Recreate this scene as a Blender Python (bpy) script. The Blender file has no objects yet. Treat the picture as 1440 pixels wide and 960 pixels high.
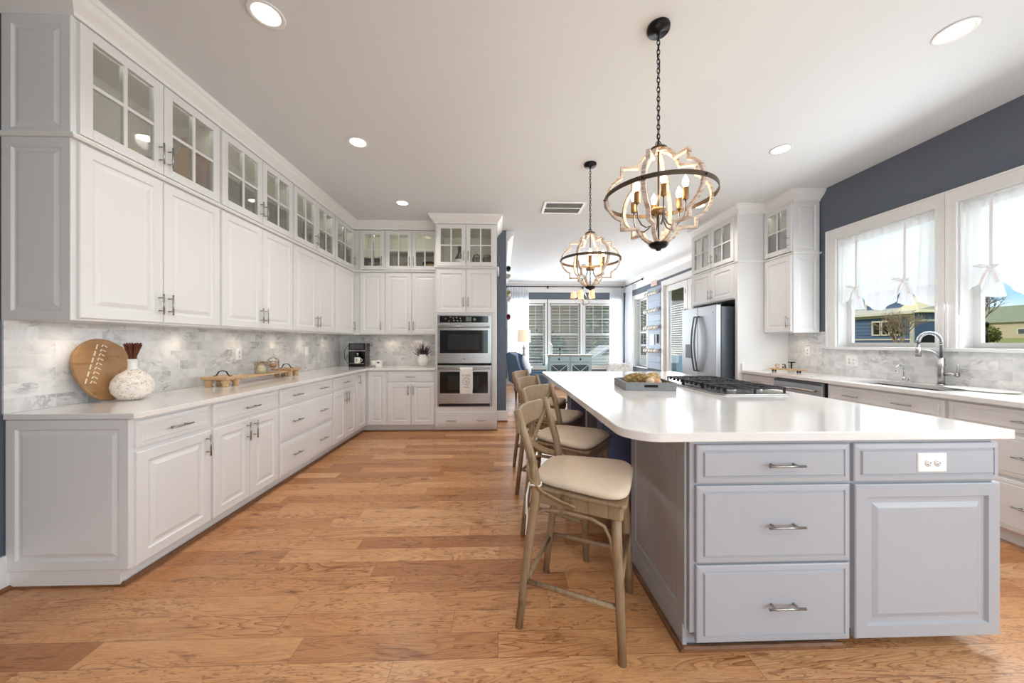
import bpy, bmesh, math, random
from mathutils import Vector, Matrix
R = math.radians
PI = math.pi
rnd = random.Random(7)
SC = bpy.context.scene
COL = SC.collection

# ------------------------------------------------------------------ camera
cam_d = bpy.data.cameras.new('camera'); cam = bpy.data.objects.new('camera', cam_d); COL.objects.link(cam)
cam_d.sensor_width = 36; cam_d.lens = 12.0; cam_d.clip_start = .05; cam_d.clip_end = 300
cam_d.shift_y = 1/1440
cam.location = (0, 0, 1.285); cam.rotation_euler = (R(90), 0, -math.atan(15/480))
SC.camera = cam
# ------------------------------------------------------------------ view
vs = SC.view_settings
vs.view_transform = 'Standard'; vs.look = 'None'; vs.gamma = 1; vs.use_curve_mapping = False
vs.exposure = -0.03
SC.cycles.max_bounces = 9; SC.cycles.diffuse_bounces = 5; SC.cycles.glossy_bounces = 5
SC.cycles.transparent_max_bounces = 16; SC.cycles.transmission_bounces = 6
SC.cycles.caustics_reflective = False; SC.cycles.caustics_refractive = False
SC.cycles.sample_clamp_indirect = 4.0
# ------------------------------------------------------------------ world
CEIL = 3.10; WL = -2.58; WR = 3.83; YB = 5.54; YF = 10.3; YR = -2.6
wd = bpy.data.worlds.new('sky'); SC.world = wd; wd.use_nodes = True
def world():
    nt = wd.node_tree; N = nt.nodes; L = nt.links; bg = N['Background']
    tc = N.new('ShaderNodeTexCoord')
    mp = N.new('ShaderNodeMapping'); mp.inputs['Scale'].default_value = (1.2, 1.2, 4.5); L.new(tc.outputs['Generated'], mp.inputs[0])
    nz = N.new('ShaderNodeTexNoise'); nz.inputs['Scale'].default_value = 2.2; nz.inputs['Detail'].default_value = 7
    L.new(mp.outputs[0], nz.inputs['Vector'])
    cr = N.new('ShaderNodeValToRGB'); cr.color_ramp.elements[0].position = .42; cr.color_ramp.elements[1].position = .62
    cr.color_ramp.elements[0].color = (.27, .47, .60, 1); cr.color_ramp.elements[1].color = (.86, .90, .94, 1)
    L.new(nz.outputs['Fac'], cr.inputs[0]); L.new(cr.outputs[0], bg.inputs[0]); bg.inputs[1].default_value = 1.75
world()
# ------------------------------------------------------------------ lights
def lamp(name, kind, loc, energy, color=(1, 1, 1), rot=(0, 0, 0), **kw):
    d = bpy.data.lights.new(name, kind); d.energy = energy; d.color = color
    for k, v in kw.items(): setattr(d, k, v)
    o = bpy.data.objects.new(name, d); COL.objects.link(o); o.location = loc; o.rotation_euler = rot
    return o
def arealight(name, loc, rot, sx, sy, e, color=(1, 1, 1)):
    return lamp(name, 'AREA', loc, e, color, rot, shape='RECTANGLE', size=sx, size_y=sy)
DAY = (.90, .96, 1)
arealight('window_daylight_sink', (WR-.10, 2.6, 1.9), (0, R(76), 0), 1.2, 1.5, 36, DAY)
arealight('window_daylight_behind_shades', (WR+.30, 2.8, 1.9), (0, R(90), 0), 1.3, 2.0, 13, DAY)
lamp('sun', 'SUN', (0, 0, 20), 2.2, (1, .95, .86), (0, -R(53), 0), angle=R(2))
arealight('window_daylight_side', (WR-.02, -.45, 1.5), (0, R(80), 0), 2.2, 2.2, 70, DAY)
arealight('window_daylight_rear', (.45, YR+.05, 1.5), (R(90), 0, 0), 2.2, 2.0, 42, DAY)
arealight('window_daylight_rear', (2.6, YR+.05, 1.5), (R(90), 0, 0), 1.6, 2.0, 30, DAY)
arealight('window_daylight_far', (1.93, YF-.065, 1.6), (R(-90), 0, 0), 3.4, 1.9, 150, DAY)
arealight('window_daylight_patio', (WR-.05, 6.9, 1.5), (0, R(90), 0), 1.8, 1.5, 60, DAY)
for nm, x, y in (('a', -1.3, 1.93), ('b', -1.3, 3.14), ('c', -1.29, 4.49), ('d', 2.65, 1.91), ('e', 2.63, 3.13), ('f', 2.63, 4.46)):
    lamp('downlight_lamp', 'SPOT', (x, y, CEIL-.03), 40, (1, .94, .87), (0, 0, 0), spot_size=R(140), spot_blend=.9, shadow_soft_size=.07)
for x, y in ((-.3, -.6), (1.6, -.6)):
    lamp('downlight_lamp', 'SPOT', (x, y, CEIL-.03), 40, (1, .94, .87), (0, 0, 0), spot_size=R(140), spot_blend=.9, shadow_soft_size=.07)

for x, y in ((-2.46, 2.05), (-2.46, 2.75), (-2.46, 3.35), (-2.46, 3.9), (-2.46, 4.45), (-2.46, 5.0), (-1.75, 5.42), (-1.32, 5.42), (3.70, 4.2)):
    lamp('puck_lamp', 'SPOT', (x, y, 1.385), 1.5, (1, .80, .58), (0, 0, 0), spot_size=R(150), spot_blend=1, shadow_soft_size=.03)
# ------------------------------------------------------------------ materials
def lin(c):
    c = c/255
    return c/12.92 if c <= .04045 else ((c+.055)/1.055)**2.4
def rgb(r, g, b): return (lin(r), lin(g), lin(b), 1)
MATS = {}
class NT:
    def __init__(s, name):
        s.m = bpy.data.materials.new(name); s.m.use_nodes = True
        s.t = s.m.node_tree; s.N = s.t.nodes; s.b = s.N['Principled BSDF']; s.o = s.N['Material Output']
    def n(s, typ, ins=None, **pr):
        x = s.N.new('ShaderNode'+typ)
        for k, v in pr.items(): setattr(x, k, v)
        for k, v in (ins or {}).items(): s.set(x.inputs[k], v)
        return x
    def set(s, inp, v):
        if isinstance(v, bpy.types.NodeSocket): s.t.links.new(v, inp)
        elif isinstance(v, bpy.types.Node): s.t.links.new(v.outputs[0], inp)
        else: inp.default_value = v
    def m2(s, op, a, b=0.0, c=None):
        x = s.n('Math', operation=op); s.set(x.inputs[0], a); s.set(x.inputs[1], b)
        if c is not None: s.set(x.inputs[2], c)
        return x.outputs[0]
    def mix(s, f, a, b):
        x = s.n('Mix', data_type='RGBA'); s.set(x.inputs[0], f); s.set(x.inputs[6], a); s.set(x.inputs[7], b); return x.outputs[2]
    def mul(s, f, a, b):
        x = s.n('Mix', data_type='RGBA', blend_type='MULTIPLY'); s.set(x.inputs[0], f); s.set(x.inputs[6], a); s.set(x.inputs[7], b); return x.outputs[2]
    def ramp(s, f, stops):
        x = s.n('ValToRGB'); e = x.color_ramp.elements
        while len(e) < len(stops): e.new(.5)
        for i, (p, c) in enumerate(stops): e[i].position = p; e[i].color = c
        s.set(x.inputs[0], f); return x.outputs[0]
    def obj(s): return s.n('TexCoord').outputs['Object']
    def noise(s, vec, scale, detail=3, rough=.5, dist=0.0):
        return s.n('TexNoise', {'Vector': vec, 'Scale': scale, 'Detail': detail, 'Roughness': rough, 'Distortion': dist}).outputs['Fac']
    def vmap(s, vec, sc=(1, 1, 1), loc=(0, 0, 0), rot=(0, 0, 0)):
        return s.n('Mapping', {'Vector': vec, 'Scale': sc, 'Location': loc, 'Rotation': rot}).outputs[0]
    def bump(s, h, strength=.2, dist=.002):
        s.set(s.b.inputs['Normal'], s.n('Bump', {'Height': h, 'Strength': strength, 'Distance': dist}).outputs[0])
    def base(s, v): s.set(s.b.inputs['Base Color'], v)
def mat(name, c, rough=.5, metal=0.0, var=.04, scale=6, bump=0, coat=0, bscale=None, stretch=(1, 1, 1), spec=.5):
    if name in MATS: return MATS[name]
    t = NT(name); t.b.inputs['Roughness'].default_value = rough; t.b.inputs['Metallic'].default_value = metal
    t.b.inputs['Coat Weight'].default_value = coat; t.b.inputs['Specular IOR Level'].default_value = spec
    v = t.vmap(t.obj(), stretch)
    nz = t.noise(v, scale, 4)
    a = tuple(max(0, x*(1-var*2)) for x in rgb(*c)[:3])+(1,); b = tuple(min(1, x*(1+var*2)) for x in rgb(*c)[:3])+(1,)
    t.base(t.mix(nz, a, b))
    if bump: t.bump(t.noise(v, bscale or scale*8, 5), bump, .002)
    MATS[name] = t.m; return t.m
def emit(name, c, strength):
    t = NT(name); t.base(rgb(*c)); t.b.inputs['Emission Color'].default_value = rgb(*c); t.b.inputs['Emission Strength'].default_value = strength
    MATS[name] = t.m; return t.m
def glass(name, tint=(1, 1, 1), refl=.10, rough=.02):
    t = NT(name); t.N.remove(t.b)
    fr = t.n('Fresnel', {'IOR': 1.45}); f = t.m2('MULTIPLY', fr.outputs[0], refl*8)
    g = t.n('BsdfGlossy', {'Roughness': rough, 'Color': (1, 1, 1, 1)}); tr = t.n('BsdfTransparent', {'Color': tint+(1,)})
    mx = t.n('MixShader'); t.set(mx.inputs[0], f); t.set(mx.inputs[1], tr); t.set(mx.inputs[2], g)
    t.t.links.new(mx.outputs[0], t.o.inputs[0]); MATS[name] = t.m; return t.m
WHITE = mat('white_cabinet_paint', (224, 224, 224), .32, var=.006)
GREY = mat('grey_island_paint', (170, 173, 180), .35, var=.01)
CEILM = mat('ceiling_paint', (220, 224, 226), .9, var=.006)
TRIM = mat('white_trim_paint', (232, 232, 231), .4, var=.006)
NAVY = mat('slate_blue_wall_paint', (96, 104, 116), .7, var=.02, bump=.05, bscale=220)
NICK = mat('brushed_nickel', (168, 166, 163), .3, 1, var=.03, scale=60)
CHROME = mat('chrome', (205, 205, 208), .12, 1, var=.01)
GUN = mat('dark_steel', (110, 112, 115), .35, 1, var=.02)
BLKM = mat('black_metal', (22, 21, 21), .35, .6, var=.05)
IRON = mat('cast_iron', (38, 39, 42), .5, .3, var=.1, bump=.2)
BLKG = mat('black_gloss', (10, 10, 12), .06, 0, var=.02)
BLKP = mat('black_plastic', (14, 14, 16), .25, 0, var=.05)
BRASS = mat('aged_brass', (150, 120, 84), .42, .85, var=.08)
BRONZE = mat('bronze_band', (92, 80, 68), .4, .85, var=.12, scale=14)
CERAM = mat('white_ceramic', (236, 233, 226), .25, var=.01)
CREAM = mat('cream_wax', (232, 222, 186), .5, var=.01)
PLAST = mat('white_plastic', (240, 240, 238), .35, var=.004)
DARK = mat('dark_void', (10, 10, 10), .8)
INTER = mat('cabinet_interior', (222, 221, 210), .55, var=.01)
LINEN = mat('beige_linen', (220, 202, 180), .9, var=.03, scale=30, bump=.15, bscale=500)
GLASS = glass('clear_glass', (.97, .98, .97))
GLASSW = glass('window_glass', (1, 1, 1), .005)
def steel():
    t = NT('stainless_steel'); t.b.inputs['Metallic'].default_value = 1
    v = t.vmap(t.obj(), (1, 1, 90)); nz = t.noise(v, 9, 4)
    t.base(t.mix(nz, rgb(160, 158, 155), rgb(188, 187, 186))); t.set(t.b.inputs['Roughness'], t.m2('MULTIPLY_ADD', nz, .15, .2))
    return t.m
STEEL = steel()
def quartz():
    t = NT('white_quartz'); o = t.obj(); nz = t.noise(o, 2.2, 6, .6, .6); n2 = t.noise(o, 300, 2)
    t.base(t.mul(.5, t.mix(nz, rgb(238, 236, 234), rgb(228, 226, 224)), t.mix(n2, (.93, .93, .93, 1), (1, 1, 1, 1))))
    t.b.inputs['Roughness'].default_value = .13; t.b.inputs['Specular IOR Level'].default_value = .6
    t.b.inputs['Coat Weight'].default_value = .35; t.b.inputs['Coat Roughness'].default_value = .05
    return t.m
QUARTZ = quartz()
def floor_mat():
    t = NT('hickory_planks'); sep = t.n('SeparateXYZ', {0: t.obj()}); X, Y = sep.outputs[0], sep.outputs[1]
    W = .1265
    yr = t.m2('DIVIDE', Y, W); row = t.m2('FLOOR', yr); fy = t.m2('FRACT', yr)
    wn = t.n('TexWhiteNoise', {'W': row}, noise_dimensions='1D').outputs['Value']
    wn2 = t.n('TexWhiteNoise', {'W': t.m2('ADD', row, 77.3)}, noise_dimensions='1D').outputs['Value']
    Ln = t.m2('MULTIPLY_ADD', wn2, .75, .75)
    xr = t.m2('DIVIDE', t.m2('ADD', X, t.m2('MULTIPLY', wn, 9.0)), Ln); ci = t.m2('FLOOR', xr); fx = t.m2('FRACT', xr)
    cid = t.n('CombineXYZ', {0: row, 1: ci, 2: 0.0}).outputs[0]
    pr = t.n('TexWhiteNoise', {'Vector': cid}, noise_dimensions='3D')
    pv = pr.outputs['Value']
    pofs = t.n('VectorMath', {0: pr.outputs['Color'], 1: (37, 37, 37)}, operation='MULTIPLY').outputs[0]
    v = t.n('VectorMath', {0: t.vmap(t.obj(), (1, 5.5, 1)), 1: pofs}, operation='ADD').outputs[0]
    big = t.noise(v, 1.6, 3, .55, .5)
    v2 = t.n('VectorMath', {0: t.vmap(t.obj(), (1, 8.0, 1)), 1: pofs}, operation='ADD').outputs[0]
    rings = t.m2('FRACT', t.m2('MULTIPLY', t.noise(v2, 1.3, 2, .45, .8), 17.0))
    ringl = t.m2('POWER', rings, 4.0)
    fine = t.noise(t.n('VectorMath', {0: t.vmap(t.obj(), (5, 75, 1)), 1: pofs}, operation='ADD').outputs[0], 3, 6, .7)
    fleck = t.noise(t.n('VectorMath', {0: t.vmap(t.obj(), (24, 85, 1)), 1: pofs}, operation='ADD').outputs[0], 1.0, 3, .55, .8)
    col = t.ramp(pv, [(0, rgb(182, 132, 88)), (.14, rgb(198, 147, 100)), (.45, rgb(215, 165, 114)), (.8, rgb(226, 180, 130)), (1, rgb(234, 194, 148))])
    col = t.mul(t.m2('MULTIPLY', big, .7), col, rgb(206, 156, 112))
    rm = t.ramp(t.noise(v, .7, 2), [(.38, (0, 0, 0, 1)), (.62, (1, 1, 1, 1))])
    col = t.mul(t.m2('MULTIPLY', t.m2('MULTIPLY', ringl, .95), rm), col, rgb(152, 102, 70))
    col = t.mul(t.ramp(fine, [(.45, (0, 0, 0, 1)), (.75, (.5, .5, .5, 1))]), col, rgb(176, 126, 90))
    msk = t.noise(v, 1.3, 2)
    fm = t.m2('MULTIPLY', t.ramp(fleck, [(.56, (0, 0, 0, 1)), (.64, (1, 1, 1, 1))]), t.ramp(msk, [(.40, (0, 0, 0, 1)), (.56, (.9, .9, .9, 1))]))
    col = t.mix(t.m2('MULTIPLY', fm, .75), col, rgb(120, 80, 52))
    knot = t.noise(t.vmap(t.obj(), (1.6, 5.5, 1)), 1.7, 5, .6, .9)
    col = t.mul(t.ramp(knot, [(.60, (0, 0, 0, 1)), (.74, (.85, .85, .85, 1))]), col, rgb(128, 84, 56))
    gy = t.m2('LESS_THAN', t.m2('MINIMUM', fy, t.m2('SUBTRACT', 1.0, fy)), .011)
    gx = t.m2('LESS_THAN', t.m2('MULTIPLY', t.m2('MINIMUM', fx, t.m2('SUBTRACT', 1.0, fx)), Ln), .0013)
    gap = t.m2('MAXIMUM', gy, gx)
    t.base(t.mix(t.m2('MULTIPLY', gap, .55), col, rgb(96, 58, 34)))
    t.set(t.b.inputs['Roughness'], t.m2('MULTIPLY_ADD', fine, .12, .24))
    t.bump(t.m2('SUBTRACT', t.m2('MULTIPLY', big, .6), gap), .12, .002)
    return t.m
FLOORM = floor_mat()
def marble_tiles(name, ax):
    t = NT(name); sep = t.n('SeparateXYZ', {0: t.obj()})
    uv = t.n('CombineXYZ', {0: sep.outputs[ax], 1: sep.outputs[2], 2: 0.0}).outputs[0]
    br = t.n('TexBrick', {'Vector': t.vmap(uv, loc=(0, -.914, 0)), 'Color1': (0, 0, 0, 1), 'Color2': (1, 1, 1, 1), 'Mortar': (.5, .5, .5, 1), 'Scale': 1.0,
                          'Mortar Size': .0016, 'Mortar Smooth': .1, 'Brick Width': .152, 'Row Height': .076})
    tid = t.n('SeparateColor', {0: br.outputs['Color']}).outputs[0]
    off = t.n('CombineXYZ', {0: t.m2('MULTIPLY', tid, 5.0), 1: t.m2('MULTIPLY', tid, 9.0), 2: tid}).outputs[0]
    v = t.n('VectorMath', {0: uv, 1: off}, operation='ADD').outputs[0]
    cl = t.noise(v, 7, 6, .6, .8)
    vein = t.m2('ABSOLUTE', t.m2('SUBTRACT', t.noise(t.vmap(v, (1, 1.6, 1), rot=(0, 0, .5)), 4.2, 7, .62, 1.5), .5))
    col = t.mix(cl, rgb(218, 219, 221), rgb(242, 241, 239))
    col = t.mul(t.ramp(tid, [(0, (.45, .45, .45, 1)), (1, (0, 0, 0, 1))]), col, rgb(212, 212, 212))
    vm = t.ramp(t.noise(v, 3.1, 2), [(.5, (0, 0, 0, 1)), (.66, (1, 1, 1, 1))])
    col = t.mul(t.m2('MULTIPLY', vm, t.ramp(vein, [(0, (.7, .7, .7, 1)), (.05, (0, 0, 0, 1))])), col, rgb(150, 152, 156))
    col = t.mul(t.ramp(t.noise(v, 5, 5, .6, 1.2), [(.45, (0, 0, 0, 1)), (.7, (.55, .55, .55, 1))]), col, rgb(190, 192, 196))
    t.base(t.mix(br.outputs['Fac'], col, rgb(222, 220, 216))); t.b.inputs['Roughness'].default_value = .28
    t.bump(t.m2('SUBTRACT', 1.0, br.outputs['Fac']), .3, .001)
    return t.m
MARBY = marble_tiles('marble_tiles_side', 1); MARBX = marble_tiles('marble_tiles_back', 0)
def wood(name, c1, c2, dark, rough=.55, sc=(3, 30, 30), blot=.5):
    t = NT(name); v = t.vmap(t.obj(), sc); a = t.noise(v, 2.0, 6, .65, 1.0); b = t.noise(t.vmap(t.obj(), (1, 1, 1)), 7, 3)
    col = t.mix(a, rgb(*c1), rgb(*c2)); col = t.mul(t.ramp(a, [(.55, (0, 0, 0, 1)), (.75, (.8, .8, .8, 1))]), col, rgb(*dark))
    col = t.mul(t.m2('MULTIPLY', b, blot), col, rgb(*dark))
    t.base(col); t.b.inputs['Roughness'].default_value = rough; t.bump(a, .15, .002); MATS[name] = t.m; return t.m
STOOLW = wood('weathered_oak', (182, 158, 126), (146, 120, 90), (120, 94, 70), .5, (24, 24, 3), .6)
BOARDW = wood('olive_wood', (214, 176, 128), (176, 132, 86), (128, 92, 62), .45, (22, 2.0, 7), .8)
PINEW = wood('pale_pine', (214, 184, 146), (196, 162, 120), (170, 140, 108), .6, (20, 4, 20))
BEECH = wood('beech_wood', (200, 160, 122), (178, 136, 98), (160, 118, 84), .5, (14, 14, 2))
SHOEW = wood('stained_shoe_molding', (150, 104, 66), (120, 80, 50), (110, 72, 46), .45, (4, 4, 30))
def whitewash():
    t = NT('whitewashed_wood'); a = t.noise(t.vmap(t.obj(), (6, 6, 22)), 3, 6, .7, .6)
    t.base(t.ramp(a, [(.35, rgb(150, 120, 100)), (.5, rgb(206, 190, 176)), (.7, rgb(226, 216, 206))])); t.b.inputs['Roughness'].default_value = .65
    t.bump(a, .2); return t.m
WASH = whitewash()
def sheer():
    t = NT('sheer_curtain'); t.N.remove(t.b); w = t.noise(t.obj(), 600, 2)
    d = t.n('BsdfDiffuse', {'Color': rgb(244, 245, 247)}); tl = t.n('BsdfTranslucent', {'Color': rgb(246, 247, 250)}); tr = t.n('BsdfTransparent', {'Color': (1, 1, 1, 1)})
    a = t.n('MixShader', {0: .55, 1: d.outputs[0], 2: tl.outputs[0]}); b = t.n('MixShader', {1: a.outputs[0], 2: tr.outputs[0]})
    t.set(b.inputs[0], t.m2('MULTIPLY_ADD', w, .2, .05))
    t.t.links.new(b.outputs[0], t.o.inputs[0]); return t.m
SHEER = sheer()
BULB = emit('warm_bulb', (255, 214, 160), 14.0)
CANL = emit('downlight_lens', (255, 246, 228), 6.0)
SHADE = emit('lit_lamp_shade', (238, 214, 186), .75)
SHADE2 = emit('lit_peach_shade', (250, 196, 150), .8)

# ------------------------------------------------------------------ mesh builder
class MB:
    def __init__(s): s.v = []; s.f = []; s.sm = []
    def add(s, vs_, fs, sm=False):
        o = len(s.v); s.v += [tuple(p) for p in vs_]
        for f in fs: s.f.append(tuple(i+o for i in f)); s.sm.append(sm)
        return s
    def box(s, x0, x1, y0, y1, z0, z1):
        return s.add([(x0, y0, z0), (x1, y0, z0), (x1, y1, z0), (x0, y1, z0), (x0, y0, z1), (x1, y0, z1), (x1, y1, z1), (x0, y1, z1)],
                     [(0, 3, 2, 1), (4, 5, 6, 7), (0, 1, 5, 4), (1, 2, 6, 5), (2, 3, 7, 6), (3, 0, 4, 7)])
    def prism(s, poly, ax, a, b):
        def P(p, h): return {'x': (h, p[0], p[1]), 'y': (p[0], h, p[1]), 'z': (p[0], p[1], h)}[ax]
        n = len(poly)
        return s.add([P(p, a) for p in poly]+[P(p, b) for p in poly], [tuple(range(n))[::-1], tuple(range(n, 2*n))]+[(i, (i+1) % n, n+(i+1) % n, n+i) for i in range(n)])
    def tube(s, pts, r, seg=8, closed=False, flat=None, up=(0, 0, 1)):
        pts = [Vector(p) for p in pts]; n = len(pts); rs = r if isinstance(r, (list, tuple)) else [r]*n
        V = []; prev = None
        for i, p in enumerate(pts):
            a = pts[(i-1) % n] if (closed or i > 0) else p; b = pts[(i+1) % n] if (closed or i < n-1) else p
            tg = (b-a); tg = tg.normalized() if tg.length > 1e-9 else Vector((0, 0, 1))
            if prev is None:
                u = Vector(up); u = u-tg*u.dot(tg)
                if u.length < 1e-3: u = Vector((1, 0, 0)); u = u-tg*u.dot(tg)
            else: u = prev-tg*prev.dot(tg)
            u.normalize(); prev = u; w = tg.cross(u)
            for k in range(seg):
                if flat:
                    sx, sy = ((1, 1), (-1, 1), (-1, -1), (1, -1))[k]
                    V.append(p+u*(sx*flat[0]/2)+w*(sy*flat[1]/2))
                else:
                    an = 2*PI*k/seg; V.append(p+(u*math.cos(an)+w*math.sin(an))*rs[i])
        F = []
        for i in range(n if closed else n-1):
            for k in range(seg):
                j = (i+1) % n; F.append((i*seg+k, i*seg+(k+1) % seg, j*seg+(k+1) % seg, j*seg+k))
        if not closed: F.append(tuple(range(seg))[::-1]); F.append(tuple((n-1)*seg+k for k in range(seg)))
        return s.add(V, F, not flat)
    def strip(s, pts, w, t, up=(0, 0, 1), closed=False): return s.tube(pts, 1, 4, closed, (w, t), up)
    def cyl(s, p0, p1, r, r1=None, seg=16): return s.tube([p0, p1], [r, r if r1 is None else r1], seg)
    def lathe(s, prof, c=(0, 0, 0), seg=24, sm=True, cap=True):
        V = []; n = len(prof)
        for r, z in prof:
            for k in range(seg): a = 2*PI*k/seg; V.append((c[0]+r*math.cos(a), c[1]+r*math.sin(a), c[2]+z))
        F = [(i*seg+k, i*seg+(k+1) % seg, (i+1)*seg+(k+1) % seg, (i+1)*seg+k) for i in range(n-1) for k in range(seg)]
        if cap and prof[0][0] > 1e-4: F.append(tuple(range(seg))[::-1])
        if cap and prof[-1][0] > 1e-4: F.append(tuple((n-1)*seg+k for k in range(seg)))
        return s.add(V, F, sm)
    def ball(s, c, r, sc=(1, 1, 1), seg=14, rings=8):
        V = [(c[0]+r*sc[0]*math.sin(PI*i/rings)*math.cos(2*PI*k/seg), c[1]+r*sc[1]*math.sin(PI*i/rings)*math.sin(2*PI*k/seg), c[2]+r*sc[2]*math.cos(PI*i/rings)) for i in range(rings+1) for k in range(seg)]
        F = [(i*seg+k, (i+1)*seg+k, (i+1)*seg+(k+1) % seg, i*seg+(k+1) % seg) for i in range(rings) for k in range(seg)]
        return s.add(V, F, True)
    def rings(s, x0, x1, z0, z1, prof, y=0.0):
        """nested rectangles, prof = (inset, height off the plane y, towards -y); closed at the back and on top"""
        V = []
        for ins, d in prof: V += [(x0+ins, y-d, z0+ins), (x1-ins, y-d, z0+ins), (x1-ins, y-d, z1-ins), (x0+ins, y-d, z1-ins)]
        n = len(prof); F = [(0, 3, 2, 1), tuple((n-1)*4+k for k in range(4))]
        for i in range(n-1):
            for k in range(4): F.append((i*4+k, i*4+(k+1) % 4, i*4+4+(k+1) % 4, i*4+4+k))
        return s.add(V, F)
    def sweep(s, prof, path, z=0.0, closed=False):
        """prof (out, z) swept along a path in the plan, out = to the left-hand normal, mitred"""
        P = [Vector((p[0], p[1])) for p in path]; n = len(P); m = len(prof); V = []
        for i in range(n):
            d0 = (P[i]-P[i-1]).normalized() if (i > 0 or closed) else None; d1 = (P[(i+1) % n]-P[i]).normalized() if (i < n-1 or closed) else None
            d0 = d0 or d1; d1 = d1 or d0
            n0 = Vector((-d0.y, d0.x)); n1 = Vector((-d1.y, d1.x)); b = (n0+n1).normalized(); k = 1/max(.3, b.dot(n0))
            for o, h in prof: q = P[i]+b*(o*k); V.append((q.x, q.y, z+h))
        F = [(i*m+k, i*m+(k+1) % m, ((i+1) % n)*m+(k+1) % m, ((i+1) % n)*m+k) for i in range(n if closed else n-1) for k in range(m)]
        if not closed: F.append(tuple(range(m))[::-1]); F.append(tuple((n-1)*m+k for k in range(m)))
        return s.add(V, F)
    def grid(s, fn, nu, nv, sm=True):
        V = [fn(i/nu, j/nv) for i in range(nu+1) for j in range(nv+1)]
        return s.add(V, [(i*(nv+1)+j, (i+1)*(nv+1)+j, (i+1)*(nv+1)+j+1, i*(nv+1)+j+1) for i in range(nu) for j in range(nv)], sm)
    def xf(s, M, start=0):
        s.v = s.v[:start]+[tuple(M @ Vector(p)) for p in s.v[start:]]; return s
    def build(s, name, m, parent=None, bevel=0, loc=None, rot=None, normals=True):
        me = bpy.data.meshes.new(name); me.from_pydata(s.v, [], s.f); me.polygons.foreach_set('use_smooth', s.sm)
        if normals:
            bm = bmesh.new(); bm.from_mesh(me); bmesh.ops.recalc_face_normals(bm, faces=bm.faces); bm.to_mesh(me); bm.free()
        me.materials.append(m); o = bpy.data.objects.new(name, me); COL.objects.link(o)
        if parent: o.parent = parent
        if loc: o.location = loc
        if rot: o.rotation_euler = rot
        if bevel:
            b = o.modifiers.new('bevel', 'BEVEL'); b.width = bevel; b.segments = 2; b.limit_method = 'ANGLE'
        return o
def tag(o, label, cat, group=None):
    o['label'] = label; o['category'] = cat
    if group: o['group'] = group
    return o
def thing(name, label, cat, loc=(0, 0, 0), rz=0, group=None):
    o = bpy.data.objects.new(name, None); COL.objects.link(o); o.empty_display_size = .05
    o.location = loc; o.rotation_euler = (0, 0, rz); return tag(o, label, cat, group)
def struct(o): o['kind'] = 'structure'; return o
def dup(o, loc=None, rz=None, label=None):
    kids = [c for c in bpy.data.objects if c.parent == o]
    c = o.copy(); COL.objects.link(c)
    if loc is not None: c.location = loc
    if rz is not None: c.rotation_euler = (0, 0, rz)
    if label: c['label'] = label
    for k in kids:
        q = dup(k); q.parent = c
    return c
def text(name, s, size, m, parent=None, loc=(0, 0, 0), rot=(R(90), 0, 0), ext=.001, align='CENTER', bold=0):
    cu = bpy.data.curves.new(name, 'FONT'); cu.body = s; cu.size = size; cu.extrude = ext; cu.align_x = align; cu.offset = bold
    t = bpy.data.objects.new('t', cu); COL.objects.link(t); me = bpy.data.meshes.new_from_object(t.evaluated_get(bpy.context.evaluated_depsgraph_get()))
    bpy.data.objects.remove(t); bpy.data.curves.remove(cu); me.name = name; me.materials.clear(); me.materials.append(m)
    o = bpy.data.objects.new(name, me); COL.objects.link(o); o.parent = parent; o.location = loc; o.rotation_euler = rot
    return o

# ------------------------------------------------------------------ room shell
def wall_with_holes(name, ax, pos, thick, lo, hi, holes, m, z0=0, z1=CEIL):
    """wall in the plane ax=pos (extends by thick), spanning lo..hi along the other axis; holes (a,b,c,d)"""
    cuts = sorted({lo, hi, *[h[0] for h in holes], *[h[1] for h in holes]}); mb = MB()
    for a, b in zip(cuts, cuts[1:]):
        hs = sorted([(h[2], h[3]) for h in holes if h[0] <= a+1e-6 and h[1] >= b-1e-6]); z = z0
        for c, d in hs+[(z1, z1)]:
            if c > z+1e-6:
                if ax == 'x': mb.box(min(pos, pos+thick), max(pos, pos+thick), a, b, z, c)
                else: mb.box(a, b, min(pos, pos+thick), max(pos, pos+thick), z, c)
            z = d
    return struct(mb.build(name, m))
struct(MB().box(WL-.2, WR+.2, YR-.2, YF+.2, -.2, 0).build('floor', FLOORM))
struct(MB().box(WL-.2, WR+.2, YR-.2, YF+.2, CEIL, CEIL+.2).build('ceiling', CEILM))
struct(MB().box(WL-.2, WL, YR, YB+.14, 0, CEIL).build('wall_left', NAVY))
struct(MB().box(WL, .08, YB, YB+.14, 0, CEIL).build('wall_back', NAVY))
struct(MB().box(-.06, .08, YB+.14, YF, 0, CEIL).build('wall_sunroom', NAVY))
W1 = (2.88, 3.775, 1.235, 2.46); W2 = (1.85, 2.74, 1.235, 2.46); W3 = (-1.6, .7, .25, 2.6)
SW = (8.84, 9.66, .62, 2.50); DR = (6.0, 7.92, 0, 2.62)
wall_with_holes('wall_right', 'x', WR, .17, YR, YF, [W1, W2, W3, SW, DR], NAVY)
FW = [(.48, 1.32), (1.47, 2.40), (2.53, 3.38)]
wall_with_holes('wall_far', 'y', YF, .17, -.06, WR, [(a, b, .58, 2.46) for a, b in FW], NAVY)
wall_with_holes('wall_rear', 'y', YR-.15, .15, WL, WR, [(-.65, 1.55, .4, 2.5), (1.8, 3.4, .4, 2.5)], TRIM)

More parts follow.
